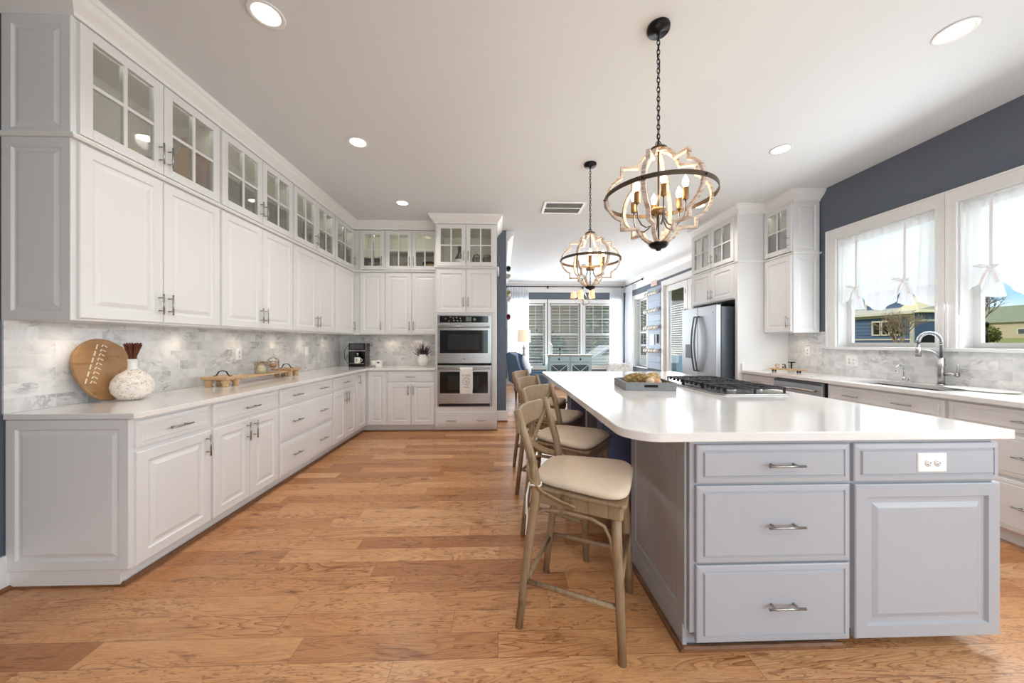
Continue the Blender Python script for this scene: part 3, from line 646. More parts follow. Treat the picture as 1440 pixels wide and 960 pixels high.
# upper cabinet on sink wall, fridge enclosure
a, b = upper_pair((3.50, 4.43), R90, .44, .318, 'white wall cabinet on the sink wall beside the first window', 'one-door glass cabinet on the sink wall beside the first window', None, None, single=1)
side_panel(a, (.44, 0, 0), R(90), .318, UM-UB); side_panel(b, (.44, 0, 0), R(90), .318, UT-UM)
tag(MB().box(3.13, WR-.002, 4.43, 4.475, 0, UT).build('enclosure_panel', WHITE), 'tall white enclosure panel between the refrigerator and the sink wall counter', 'panel')
tag(MB().box(3.13, WR-.002, 5.475, 5.52, 0, UT).build('enclosure_panel', WHITE), 'tall white enclosure panel between the refrigerator and the patio door', 'panel')
cabinet('wall_cabinet', 'white two-door cabinet directly above the refrigerator', (3.13, 5.475, 1.865), R90, 1.0, WR-3.13-.002, UM-1.865, [('door', .012, .497, .012, .468, [(.465, .12, True)]), ('door', .503, .988, .012, .468, [(.535, .12, True)])])
cabinet('glass_cabinet', 'two-door glass cabinet near the ceiling above the refrigerator', (3.13, 5.475, UM), R90, 1.0, WR-3.13-.002, UT-UM, [('glass', .012, .497, .035, .62, [(.465, .16, True)]), ('glass', .503, .988, .035, .62, [(.535, .16, True)])], hollow=True)
fr = thing('refrigerator', 'stainless french-door refrigerator in the white enclosure', 'refrigerator', (2.93, 5.45, 0), R90)
MB().box(.005, .875, .075, .83, .02, 1.775).build('body', mat('fridge_grey_side', (96, 104, 112), .4, .3), fr)
MB().box(.005, .875, .07, .078, .02, 1.78).build('gasket', DARK, fr)
for i, (a_, b_) in enumerate(((0, .437), (.443, .88))):
    d = MB().box(a_, b_, 0, .07, .73, 1.80).build('door', FRS, fr, .008)
    hx = a_+.40 if i == 0 else a_+.037
    mb = MB().tube([(hx, 0, 1.66), (hx, -.03, 1.66)]+[(hx, -.03-.045*math.sin(PI*k/12), 1.66-.80*k/12) for k in range(13)]+[(hx, 0, .86)], .012, 10); mb.build('handle', GUN, d)
    if i == 0:
        MB().box(.10, .29, -.004, .001, 1.02, 1.44).build('dispenser_frame', FRS, d, .003); MB().box(.115, .275, -.0055, -.003, 1.04, 1.25).build('dispenser_recess', mat('dispenser_grey', (96, 94, 96), .4), d)
    else: MB().cyl((b_-.08, -.001, 1.70), (b_-.08, -.003, 1.70), .012, seg=16).build('badge', NICK, d)
d = MB().box(0, .88, 0, .07, .06, .72).build('freezer_drawer', FRS, fr, .008); MB().tube([(.08, 0, .63), (.08, -.05, .63), (.8, -.05, .63), (.8, 0, .63)], .012, 10).build('handle', GUN, d)
MB().box(.02, .05, .02, .09, 1.80, 1.815).box(.83, .86, .02, .09, 1.80, 1.815).build('hinge_cover', BLKP, fr)

# ------------------------------------------------------------------ island
isl = thing('kitchen_island', 'grey kitchen island with drawers facing the camera', 'island', (1.4, 1.4, 0))
IM = Matrix.Translation((-1.4, -1.4, 0))
def im(mb): return mb.xf(IM)
im(MB().box(.775, 2.075, 1.382, 2.0, .09, BH-.004).box(1.05, 2.075, 2.0, 4.08, .09, BH-.004).box(.775, 1.435, 1.42, 2.0, 0, .09).box(1.435, 2.0, 1.75, 4.0, 0, .09).box(1.05, 1.435, 2.0, 4.0, 0, .09)).build('body', GREY, isl)
im(MB().box(.757, .775, 1.405, 1.985, 0, .105)).build('base_trim', GREY, isl)
mbs = MB().rings(0, .585, 0, .79, [(0, 0), (0, .010), (.062, .010), (.068, .004), (.074, .004), (.078, .006), (.08, .006)])
mbs.build('side_panel', GREY, isl, loc=(.773-1.4, 1.985-1.4, .09), rot=(0, 0, R(-90)))
fr_root = isl
def ifront(kind, x0, x1, z0, z1, hs=()):
    w, h = (x1-x0)/2, (z1-z0)/2; P = {'drawer': [(0, 0), (0, .013), (.004, .016), (.022, .018), (.024, .014), (.028, .014), (.033, .021), (.035, .021)], 'door': [(0, 0), (0, .017), (.004, .021), (.052, .021), (.058, .010), (.072, .010), (.080, .0105), (.10, .018), (.102, .018)]}[kind]
    d = MB().rings(-w, w, -h, h, P).build('drawer' if hs else 'door', GREY, isl, loc=((x0+x1)/2-1.4, 1.382-1.4, (z0+z1)/2))
    for hx in hs: handle(d, hx, 0, False, .15, -.02)
    return d
ifront('drawer', .795, 1.44, .708, .866, [.03]); ifront('drawer', .795, 1.44, .383, .698, [.03]); ifront('drawer', .795, 1.44, .058, .373, [.03])
ff = ifront('drawer', 1.458, 2.085, .708, .866); ff.name = 'false_drawer_front'; ifront('door', 1.458, 2.085, .062, .698)
# blue shiplap on the seating side, grey posts
SHIP = NAVY
mb = MB()
def shiplap_y(mb, x0, x1, y, z0, z1, t=.02):
    z = z0
    while z < z1-.01: mb.box(x0, x1, y-t, y, z, min(z1, z+.132)); mb.box(x0, x1, y-t+.006, y, min(z1, z+.132), min(z1, z+.137)); z += .137
def shiplap_x(mb, x, y0, y1, z0, z1, t=.02):
    z = z0
    while z < z1-.01: mb.box(x-t, x, y0, y1, z, min(z1, z+.132)); mb.box(x-t+.006, x, y0, y1, min(z1, z+.132), min(z1, z+.137)); z += .137
BLUE = mat('blue_shiplap_paint', (126, 144, 188), .5, var=.02)
shiplap_x(mb, 1.05, 2.0, 4.08, .10, BH); shiplap_y(mb, .80, 1.03, 2.62, .10, BH); shiplap_x(mb, .80, 2.62, 2.76, .10, BH, .019); shiplap_y(mb, .80, 1.03, 3.92, .10, BH)
im(mb).build('shiplap_panel', BLUE, isl)
for ya in (3.07, 3.96): im(MB().prism([(.775, ya), (.80, ya), (.80, ya+.005), (1.03, ya+.005), (1.03, ya+.045), (.80, ya+.045), (.80, ya+.05), (.775, ya+.05)], 'z', 0, BH-.003)).build('support_post', GREY, isl)
im(MB().box(.81, 1.03, 2.62, 2.76, .1, BH).box(.80, 1.04, 3.92, 3.96, .1, BH)).build('pier', BLUE, isl)
struct(MB().prism([(.757, 0), (.740, 0), (.742, .012), (.750, .019), (.757, .020)], 'y', 1.388, 2.0).prism([(1.405, 0), (1.388, 0), (1.390, .012), (1.397, .019), (1.405, .020)], 'x', .757, 1.437).build('trim_8', SHOEW))
# island top, rounded near-left corner
def island_top():
    x0, x1, y0, y1 = .50, 2.125, 1.345, 4.19; r = .15; P = [(x0+r-r*math.cos(a), y0+r-r*math.sin(a)) for a in [PI/2*i/14 for i in range(15)]]
    P += [(x1, y0), (x1, y1)]+[(x0+.05-.05*math.sin(a), y1-.05+.05*math.cos(a)) for a in [PI/2*i/6 for i in range(7)]]
    o = top_mesh([P], BH, .922).build('island_countertop', QUARTZ, bevel=.004)
    tag(o, 'large white quartz top on the grey island', 'countertop')
island_top()
IZ = .922
def outlet(name, label, loc, rz, w=.07, h=.115, kind='outlet', gang=1, horiz=False, group=None):
    """plate faces local -y"""
    o = thing(name, label, 'outlet' if kind == 'outlet' else 'switch', loc, rz, group)
    MB().rings(-w/2, w/2, -h/2, h/2, [(0, 0), (0, .003), (.003, .006), (.01, .0065)]).build('plate', PLAST, o)
    mb = MB(); sl = MB()
    for g in range(gang):
        gx = (g-(gang-1)/2)*.046
        if kind == 'outlet':
            for s in (-1, 1):
                cx, cz = (s*.02+gx, 0) if horiz else (gx, s*.02)
                mb.tube([(cx, -.006, cz), (cx, -.0085, cz)], .0155, 18)
                for q in (-1, 1): sl.box(cx-.006 if horiz else cx+q*.005-.001, cx+.001 if horiz else cx+q*.005+.001, -.0092, -.008, cz+q*.005-.001 if horiz else cz-.001, cz+q*.005+.001 if horiz else cz+.006)
                sl.cyl((cx+.008 if horiz else cx, -.008, cz if horiz else cz-.008), (cx+.008 if horiz else cx, -.0092, cz if horiz else cz-.008), .0022, seg=8)
        else: mb.box(gx-.016, gx+.016, -.010, -.006, -.033, .033)
    mb.build('socket' if kind == 'outlet' else 'rocker', PLAST, o)
    if kind == 'outlet': sl.build('slot', BLKP, o)
    return o
outlet('outlet', 'white horizontal duplex outlet on the grey island end', (1.783, 1.3625, .787), 0, .125, .078, horiz=True)
outlet('outlet', 'white outlet on the marble above the wooden riser tray', (WL+.0105, 3.42, 1.17), L90)
outlet('light_switch', 'white switch plate on the marble short of the inner corner', (WL+.0105, 4.59, 1.17), L90, kind='switch')
outlet('outlet', 'white outlet on the marble under the sink-wall cabinet', (WR-.0105, 4.14, 1.17), R90, .075, .12)
outlet('outlet', 'wide white two-gang plate on the marble under the first window', (WR-.0105, 3.60, 1.08), R90, .118, .115, gang=2)

# ------------------------------------------------------------------ cooktop
cx0, cx1, cy0, cy1 = 1.475, 2.01, 2.27, 3.19; cmx, cmy = (cx0+cx1)/2, (cy0+cy1)/2
ck = thing('gas_cooktop', 'stainless gas cooktop with black grates set in the island', 'cooktop', (cmx, cmy, IZ)); CM = Matrix.Translation((-cmx, -cmy, -IZ))
c = .05
MB().prism([(cx0+c, cy0), (cx1-c, cy0), (cx1, cy0+c), (cx1, cy1-c), (cx1-c, cy1), (cx0+c, cy1), (cx0, cy1-c), (cx0, cy0+c)], 'z', IZ, IZ+.009).xf(CM).build('base_plate', STEEL, ck, .003)
for gi in range(3):
    ya = cy0+.045+gi*.28; yb = ya+.272; xa, xb = cx0+.075, cx1-.03; z = IZ+.048; mb = MB(); w = .012
    mb.box(xa, xb, ya, ya+w, z-.012, z).box(xa, xb, yb-w, yb, z-.012, z).box(xa, xa+w, ya, yb, z-.012, z).box(xb-w, xb, ya, yb, z-.012, z).box((xa+xb)/2-w/2, (xa+xb)/2+w/2, ya, yb, z-.012, z)
    for f in (.25, .5, .75): yy = ya+(yb-ya)*f; mb.box(xa, xa+.09, yy-w/2, yy+w/2, z-.010, z+.002).box(xb-.09, xb, yy-w/2, yy+w/2, z-.010, z+.002).box((xa+xb)/2-.08, (xa+xb)/2+.08, yy-w/2, yy+w/2, z-.010, z+.002)
    for fx_ in (.28, .72): xx = xa+(xb-xa)*fx_; mb.box(xx-w/2, xx+w/2, ya, ya+.09, z-.010, z+.002).box(xx-w/2, xx+w/2, yb-.09, yb, z-.010, z+.002)
    for px in (xa, (xa+xb)/2-w/2, xb-w):
        for py in (ya, yb-w): mb.box(px, px+w, py, py+w, IZ+.008, z-.008)
    for k in range(4): yy = ya+.01+k*.065; mb.box(xa-.004, xa+.014, yy, yy+.02, IZ+.02, z-.002)
    mb.xf(CM).build('grate', IRON, ck, .0015)
    for bx in ([.27, .73] if gi != 1 else [.5]):
        px, py = xa+(xb-xa)*bx, (ya+yb)/2; mb = MB().lathe([(0, 0), (.05, 0), (.045, .012), (.0, .014)], (px, py, IZ+.008), 20); o_ = mb.xf(CM).build('burner', NICK, ck)
        MB().lathe([(0, .012), (.034, .012), (.034, .022), (.028, .025), (0, .026)], (px, py, IZ+.008), 20).xf(CM).build('burner_cap', BLKP, o_)
for k in range(5):
    px, py = cx1-.022, cmy-.2+k*.1; o_ = MB().lathe([(.0, 0), (.017, 0), (.015, .028), (0, .029)], (px, py, IZ+.008), 16).xf(CM).build('knob', NICK, ck)

# ------------------------------------------------------------------ grey tray with dried pods on the island
tr = thing('serving_tray', 'grey wooden tray with cut-out handles on the island', 'tray', (1.135, 2.70, IZ), R(-6))
w, l, h, t = .185, .195, .062, .012
GW = wood('grey_wash_wood', (150, 152, 154), (136, 138, 142), (126, 128, 132), .6, (3, 20, 20))
MB().box(-w, w, -l, l, 0, .010).box(-w, -w+t, -l, l, .01, h).box(w-t, w, -l, l, .01, h).build('tray_base', GW, tr)
for s, y in ((-1, -l), (1, l-t)):
    MB().box(-w+t, -.05, y, y+t, .01, h).box(.05, w-t, y, y+t, .01, h).box(-.05, .05, y, y+t, .01, .026).box(-.05, .05, y, y+t, .046, h).build('end_board', GW, tr)
    MB().box(-.05, .05, y+.002, y+t-.002, .026, .046).build('slot_shade_fill', DARK, tr)  # dark block set into the handle slot to stand for its shade
PODM = mat('dried_olive_scale', (166, 138, 84), .6, var=.25, scale=60); PODM2 = mat('dried_pale_scale', (206, 184, 140), .6, var=.2, scale=60)
def pod(loc, rz, L, rad, label, tilt=0):
    o = thing('dried_artichoke', label, 'dried plant', loc, rz, 'dried pods in the grey tray'); a = MB(); b = MB()
    MB().ball((0, 0, rad*.8), rad*.82, (L/rad/1.9, 1, .9)).build('core', PODM, o)
    n = 0
    for i in range(13):
        fx_ = -1+2*(i+.5)/13; xx = fx_*L/2*.95; rr = rad*math.sqrt(max(.05, 1-fx_*fx_*.85))
        for k in range(12):
            an = 2*PI*(k+.5*(i % 2))/12; d_ = Vector((0, math.cos(an), math.sin(an))); tn = Vector((0, -math.sin(an), math.cos(an)))
            p = Vector((xx, 0, rad*.85))+d_*rr*.86; tip = p+Vector((.024, 0, 0))+d_*.012+Vector((rnd.uniform(-.004, .004), 0, 0)); hw = .011
            if min(p.z, tip.z) < .003: continue
            q = a if (n % 3) else b; n += 1
            q.add([p-tn*hw, p+tn*hw, tip+tn*.003, tip-tn*.003, p-tn*hw-d_*.005, p+tn*hw-d_*.005, tip-d_*.003], [(0, 1, 2, 3), (4, 6, 5), (0, 3, 6, 4), (1, 5, 6, 2), (2, 6, 3), (0, 4, 5, 1)])
    a.build('scales', PODM, o); b.build('pale_scales', PODM2, o); return o
pod((1.065, 2.70, IZ+.022), R(-30), .17, .052, 'larger olive-brown dried pod in the tray, farther from the cooktop')
pod((1.235, 2.78, IZ+.018), R(35), .15, .050, 'smaller brown dried pod in the tray, beside the cooktop side')
for i, (x, y, z, c_, lb) in enumerate([(1.15, 2.60, .045, (226, 200, 170), 'pale cream dried ball between the two pods'), (1.20, 2.595, .040, (214, 160, 116), 'peach-coloured dried ball in front of the pods')]):
    tag(MB().ball((x, y, IZ+.011+z), .034).build('decorative_ball', mat('ball_%d' % i if 0 else ('cream_ball' if i == 0 else 'peach_ball'), c_, .7, var=.1, scale=60)), lb, 'ball', 'dried balls in the grey tray')

# ------------------------------------------------------------------ bar stools
def make_stool():
    st = thing('bar_stool', '-', 'bar stool')
    SZ = .625
    # apron / seat frame (trapezoid)
    P = [(-.17, -.19), (.215, -.225), (.225, -.21), (.225, .21), (.215, .225), (-.17, .19)]
    MB().prism(P, 'z', SZ-.055, SZ).prism([(-.18, -.195), (.225, -.235), (.24, -.215), (.24, .215), (.225, .235), (-.18, .195)], 'z', SZ, SZ+.014).build('seat_frame', STOOLW, st, .004)
    def cush(u, v):
        a = 2*PI*u; ca, sa = math.cos(a), math.sin(a); e = .42
        x = abs(ca)**e*(1 if ca > 0 else -1); y = abs(sa)**e*(1 if sa > 0 else -1)
        xx = .03+.215*x; wy = .20+.035*x
        prof = [(0, 0), (.93, 0), (1.0, .012), (1.0, .026), (.94, .038), (.7, .046), (.35, .05), (0, .051)]
        f = v*(len(prof)-1); i = min(int(f), len(prof)-2); k = prof[i][0]+(prof[i+1][0]-prof[i][0])*(f-i); z = prof[i][1]+(prof[i+1][1]-prof[i][1])*(f-i)
        return (.03+(xx-.03)*k, wy*y*k, SZ+.0145+z)
    MB().grid(cush, 44, 14).build('cushion', LINEN, st)
    for s in (-1, 1):
        MB().tube([(-.225, s*.205, 0), (-.205, s*.203, .18), (-.175, s*.2, .42), (-.150, s*.197, .57), (-.148, s*.196, .66), (-.165, s*.197, .76), (-.205, s*.2, .88), (-.235, s*.202, .975)], [.017, .019, .020, .0205, .020, .0195, .019, .017], 12).build('leg', STOOLW, st)
        MB().tube([(.222, s*.215, 0), (.212, s*.208, .25), (.200, s*.198, .45), (.196, s*.195, SZ-.002)], [.017, .0195, .021, .021], 12).build('leg', STOOLW, st)
        MB().tube([(-.200, s*.203, .215), (.213, s*.209, .215)], [.011, .011], 10).build('stretcher', STOOLW, st)
        MB().tube([(-.178, s*.201, .36), (-.165, s*.2, .48), (-.145, s*.2, .53), (-.10, s*.202, .552), (0, s*.206, .558), (.10, s*.206, .552), (.15, s*.203, .53), (.175, s*.2, .48), (.188, s*.2, .38)], .008, 8).build('brace', STOOLW, st)
        # bent cross slat: from one back post, over the centre, down to the opposite seat side
        pts = [(-.222, s*.195, .905), (-.232, s*.12, .845), (-.232, s*.03, .785), (-.222, -s*.06, .735), (-.200, -s*.14, .695), (-.165, -s*.205, .665), (-.10, -s*.232, .635), (-.02, -s*.238, .61), (.04, -s*.236, .596)]
        sm = []
        for i in range(25): sm.append(along(pts, i/24)[0]+Vector((s*-.004, 0, 0)))
        MB().strip(sm, .030, .009).build('cross_slat', STOOLW, st, .003)
        # ties at the back posts
        MB().tube([(-.150+.026*math.cos(a), s*.197+.026*math.sin(a), SZ+.03+.004*math.sin(3*a)) for a in [2*PI*i/14 for i in range(14)]], .0045, 6, True).tube([(-.178, s*.197, SZ+.03), (-.188, s*.21, SZ-.03), (-.186, s*.205, SZ-.12), (-.192, s*.21, SZ-.20)], .004, 6).tube([(-.178, s*.2, SZ+.03), (-.182, s*.222, SZ-.02), (-.185, s*.224, SZ-.10)], .004, 6).build('cushion_tie', CERAM, st)
    MB().tube([(-.200, -.203, .20), (-.200, .203, .20)], .011, 10).build('stretcher', STOOLW, st)
    MB().tube([(.213, -.209, .30), (.213, .209, .30)], .011, 10).build('stretcher', STOOLW, st)
    # curved top rail, in front of the posts' tops, wrapping outwards
    V = []; n = 16; F = []
    for i in range(n+1):
        a = -1+2*i/n; y = a*.222; x = -.222-.042*(1-a*a); h0, h1 = .868+.008*a*a, .972-.006*a*a
        for dx, z in ((-.011, h0), (.009, h0), (.002, h1), (-.018, h1)): V.append((x+dx, y, z))
    for i in range(n):
        for k in range(4): F.append((i*4+k, i*4+(k+1) % 4, i*4+4+(k+1) % 4, i*4+4+k))
    F += [(3, 2, 1, 0), tuple(n*4+k for k in range(4))]
    MB().add(V, F, False).build('top_rail', STOOLW, st, .004)
    return st
SP = [((.37, 1.635), -24.5, 'weathered wood cross-back stool nearest the camera, at the island corner'),
      ((.445, 2.30), -36, 'weathered wood cross-back stool second from the camera'),
      ((.43, 2.945), -31, 'weathered wood cross-back stool third from the camera'),
      ((.42, 3.62), -24, 'weathered wood cross-back stool farthest from the camera, by the armchair')]
s0 = make_stool()
for i, ((x, y), a, lb) in enumerate(SP):
    o = s0 if i == 0 else dup(s0); o.location = (x, y, 0); o.rotation_euler = (0, 0, R(a)); o['label'] = lb; o['group'] = 'cross-back stools along the island'

# ------------------------------------------------------------------ orb pendants
def orb_pendant(loc, label):
    x, y, zc = loc; p = thing('orb_pendant', label, 'pendant light', (x, y, CEIL), 0, 'wooden orb pendants over the island')
    D = zc-CEIL   # centre of the cage, relative
    MB().lathe([(0, 0), (.062, 0), (.064, -.006), (.062, -.022), (.056, -.028), (.014, -.030), (.010, -.045), (0, -.046)], seg=32).build('canopy', BLKM, p)
    top = D+.295
    z = -.045; k = 0; mb = MB(); Lk = .036
    while z > top+.02:
        pts = []
        for a in [2*PI*i/14 for i in range(14)]:
            u = .0085*math.cos(a); v = z-Lk/2+Lk/2*math.sin(a); pts.append((u, 0, v) if k % 2 else (0, u, v))
        mb.tube(pts, .0026, 5, True); z -= Lk-.009; k += 1
    mb.build('chain', BLKM, p)
    MB().tube([(.006*math.sin(i*.9), .006*math.cos(i*1.1), -.04+(top+.04)*i/30) for i in range(31)], .0018, 5).build('cord', BLKM, p)
    MB().tube([(.016*math.cos(a), 0, D+.305+.018*math.sin(a)) for a in [2*PI*i/16 for i in range(16)]], .003, 6, True).build('loop', BRONZE, p)
    MB().lathe([(0, .292), (.012, .290), (.045, .282), (.052, .272), (.050, .266), (0, .264)], (0, 0, D), 24).build('top_cap', BRONZE, p)
    MB().lathe([(0, -.264), (.054, -.266), (.055, -.274), (.040, -.290), (.016, -.296), (.012, -.306), (0, -.308)], (0, 0, D), 24).build('bottom_cap', BLKM, p)
    MB().cyl((0, 0, D+.27), (0, 0, D-.27), .005).build('rod', BRONZE, p)
    half = []
    cz, rr = .150, .118
    for a in [R(86-i*(86-12)/9) for i in range(10)]: half.append((rr*math.cos(a), cz+rr*math.sin(a)))
    half += [(.128, .178), (.205, .178), (.205, .125)]
    for a in [i/10 for i in range(1, 11)]:
        an = math.asin(.125/.134)*(1-a); half.append((.156+.134*math.cos(an)-.0, .134*math.sin(an)))
    full = half+[(r_, -z_) for r_, z_ in half[:-1][::-1]]
    for i in range(6):
        an = R(-129+60*i); d = Vector((math.cos(an), math.sin(an), 0)); tn = Vector((-math.sin(an), math.cos(an), 0)); V = []; n = len(full); F = []
        for j, (r_, z_) in enumerate(full):
            a_, b_ = full[max(0, j-1)], full[min(n-1, j+1)]; t1 = Vector((full[j][0]-a_[0], full[j][1]-a_[1])); t2 = Vector((b_[0]-full[j][0], b_[1]-full[j][1]))
            t1 = t1.normalized() if t1.length > 1e-6 else t2.normalized(); t2 = t2.normalized() if t2.length > 1e-6 else t1
            nn = Vector((t1.y, -t1.x))+Vector((t2.y, -t2.x)); nn.normalize(); kk = 1/max(.55, nn.dot(Vector((t1.y, -t1.x))))
            for so, st_ in ((-.5, -.5), (.5, -.5), (.5, .5), (-.5, .5)):
                q = d*(r_+nn.x*so*.014*kk)+tn*(st_*.022); V.append((q.x, q.y, D+z_+nn.y*so*.014*kk))
        for j in range(n-1):
            for k_ in range(4): F.append((j*4+k_, j*4+(k_+1) % 4, j*4+4+(k_+1) % 4, j*4+4+k_))
        F += [(3, 2, 1, 0), tuple((n-1)*4+k_ for k_ in range(4))]
        MB().add(V, F).build('rib', WASH, p)
    MB().lathe([(.299, -.012), (.303, -.012), (.303, .012), (.299, .012), (.299, -.012)], (0, 0, D), 72, False, False).build('band', BRONZE, p)
    mb = MB()
    for i in range(6): an = R(-129+60*i); mb.cyl((.300*math.cos(an), .300*math.sin(an), D), (.309*math.cos(an), .309*math.sin(an), D), .005, seg=8)
    mb.build('screw', BLKM, p)
    MB().lathe([(0, .018), (.040, .018), (.042, .012), (.042, -.012), (.036, -.018), (0, -.02)], (0, 0, D-.085), 24).build('hub', BRASS, p)
    for i in range(6):
        an = R(-105+60*i); c_, s_ = math.cos(an), math.sin(an)
        arm = MB().tube([(r_*c_, r_*s_, D+z_) for r_, z_ in ((.03, -.09), (.036, -.13), (.055, -.165), (.085, -.18), (.115, -.168), (.138, -.135), (.145, -.09), (.145, -.05))], .0042, 7).build('arm', GUN, p)
        MB().lathe([(0, -.052), (.014, -.052), (.0165, -.046), (.0165, .012), (.013, .014), (0, .014)], (.145*c_, .145*s_, D), 16).build('socket', BRASS, arm)
        MB().lathe([(.009, .014), (.013, .026), (.0165, .040), (.015, .056), (.008, .072), (.003, .082), (0, .085)], (.145*c_, .145*s_, D), 14).build('bulb', BULB, arm)
    lamp('pendant_glow', 'POINT', (x, y, zc+.02), 9, (1, .78, .52), shadow_soft_size=.13)
    return p
orb_pendant((.905, 1.94, 2.118), 'whitewashed wood orb pendant nearest the camera, with six lit candle bulbs')
orb_pendant((.905, 3.45, 2.118), 'whitewashed wood orb pendant farther along the island, by the ceiling vent')

# ------------------------------------------------------------------ ceiling fittings
for (x, y, lb) in ((-1.3, 1.93, 'recessed ceiling light nearest the camera on the cabinet-wall side'), (-1.3, 3.14, 'recessed ceiling light in the middle of the cabinet-side row'), (-1.29, 4.49, 'recessed ceiling light nearest the oven wall'),
                   (2.65, 1.91, 'recessed ceiling light above the sink side, nearest the camera'), (2.63, 3.13, 'recessed ceiling light above the sink side, middle of its row'), (2.63, 4.46, 'recessed ceiling light in front of the refrigerator')):
    o = thing('recessed_light', lb, 'ceiling light', (x, y, CEIL), 0, 'recessed ceiling lights')
    MB().lathe([(.068, -.001), (.088, -.001), (.092, -.004), (.088, -.007), (.070, -.006), (.066, -.002), (.068, -.001)], seg=40, cap=False).build('trim_ring', TRIM, o)
    MB().lathe([(0, -.003), (.068, -.003), (.068, -.0015), (0, -.0015)], seg=32, sm=False).build('lens', CANL, o)
vt = thing('ceiling_vent', 'white two-slot air return grille on the kitchen ceiling', 'vent', (.83, 4.58, CEIL))
MB().box(-.275, .275, -.20, -.165, -.012, 0).box(-.275, .275, .165, .20, -.012, 0).box(-.275, -.24, -.165, .165, -.012, 0).box(.24, .275, -.165, .165, -.012, 0).box(-.24, .24, -.012, .012, -.011, 0).build('frame', TRIM, vt, .003)
mb = MB()
for i in range(22):
    yy = -.16+i*.0152
    mb.add([(-.24, yy, -.010), (.24, yy, -.010), (.24, yy+.010, -.001), (-.24, yy+.010, -.001), (-.24, yy+.0015, -.010), (.24, yy+.0015, -.010), (.24, yy+.0115, -.001), (-.24, yy+.0115, -.001)], [(0, 3, 2, 1), (4, 5, 6, 7), (0, 1, 5, 4), (3, 7, 6, 2), (0, 4, 7, 3), (1, 2, 6, 5)])
mb.build('grille', mat('vent_grey', (176, 176, 175), .6), vt)

# ------------------------------------------------------------------ things on the side counter
CT = .9145
def place(o, loc): o.location = loc; return o
rb = thing('round_board', 'round live-edge wooden board with white carved leaf dashes, leaning on the marble', 'board', (-2.475, 2.262, CT)); rb.rotation_euler = (0, R(-14), 0)
P = []
for i in range(48):
    a = 2*PI*i/48; r = .200*(1+.018*math.sin(3*a+1)+.012*math.sin(5*a)); P.append((r*math.cos(a)*.87, .203+r*math.sin(a)))
MB().prism(P, 'x', -.011, .011).build('board', BOARDW, rb, .006)
mb = MB(); IV = mat('ivory_inlay', (236, 226, 206), .7)
def dash(y0, z0, y1, z1, w):
    d = Vector((y1-y0, z1-z0)).normalized(); n = Vector((-d.y, d.x))*w/2
    mb.prism([(y0+n.x, z0+n.y), (y0-n.x, z0-n.y), (y1-n.x, z1-n.y), (y1+n.x, z1+n.y)], 'x', .0105, .0125)
for i in range(6):
    t0, t1 = i/6, (i+.72)/6
    A = lambda t: (-.137+.120*t, .122+.255*t)
    dash(*A(t0), *A(t1), .007)
for i in range(9):
    t = i/9+.03; y, z = -.137+.120*t+.022, .122+.255*t-.008
    dash(y, z, y+.013, z+.014, .006); dash(y+.017, z+.008, y+.030, z-.004, .006)
mb.build('carved_dashes', IV, rb)
va = thing('vase', 'speckled white round vase with a narrow neck in front of the wooden board', 'vase', (-2.385, 2.285, CT))
def speck():
    t = NT('speckled_shell'); w = t.n('TexVoronoi', {'Vector': t.vmap(t.obj(), (1, 1, 1.6)), 'Scale': 75.0}, feature='DISTANCE_TO_EDGE').outputs['Distance']; z = t.noise(t.obj(), 30, 4)
    t.base(t.mul(t.m2('MULTIPLY', t.ramp(w, [(0, (1, 1, 1, 1)), (.12, (0, 0, 0, 1))]), t.ramp(z, [(.42, (0, 0, 0, 1)), (.62, (.9, .9, .9, 1))])), rgb(240, 232, 222), rgb(120, 96, 78))); t.b.inputs['Roughness'].default_value = .5; t.bump(w, .3); return t.m
MB().lathe([(0, 0), (.040, .0), (.066, .012), (.094, .048), (.101, .086), (.095, .124), (.070, .162), (.038, .186), (.026, .196)], seg=36).build('body', speck(), va)
MB().lathe([(.026, .194), (.024, .21), (.023, .245), (.026, .262), (.023, .262), (.019, .245)], seg=28, cap=False).build('neck', CERAM, va)
tb = MB(); TW = mat('brown_twigs', (110, 62, 40), .8, var=.2, scale=40)
for i in range(150):
    a = rnd.uniform(0, 2*PI); r = rnd.uniform(0, .019); q = .043*math.sqrt(rnd.random()); tb.tube([(r*math.cos(a), r*math.sin(a), .19), (q*.42*math.cos(a), q*.42*math.sin(a), .28), (q*math.cos(a), q*math.sin(a), rnd.uniform(.352, .368))], .0020, 4)
tag(tb.build('twig_bundle', TW), 'brown twig bundle standing in the neck of the speckled vase', 'twigs').location = (-2.385, 2.285, CT)
rs = thing('riser_tray', 'long pine riser tray with two black handles on the counter', 'tray', (-2.375, 3.42, CT), R(92))
L_ = .455
MB().box(-L_, L_, -.075, .075, .046, .062).build('shelf_board', PINEW, rs, .003)
for s in (-1, 1):
    MB().box(s*L_-.095, s*L_+.095, -.105, .105, .060, .084).build('end_block', PINEW, rs, .004)
    for q in (-1, 1):
        for w_ in (-1, 1): MB().lathe([(0, 0), (.026, 0), (.027, .010), (.021, .022), (.030, .036), (.033, .060), (.0, .060)], (s*L_+w_*.058, q*.066, 0.0), 16).build('foot', PINEW, rs)
    MB().strip([(s*L_-.0, -.075, .086), (s*L_, -.055, .086), (s*L_, -.045, .095), (s*L_, -.030, .122), (s*L_, 0, .130), (s*L_, .030, .122), (s*L_, .045, .095), (s*L_, .055, .086), (s*L_, .075, .086)], .010, .006, (1, 0, 0)).build('handle', BLKM, rs)
cn = thing('candle_jar', 'cream candle in a glass jar on the riser tray', 'candle', (-2.38, 3.46, CT+.0625))
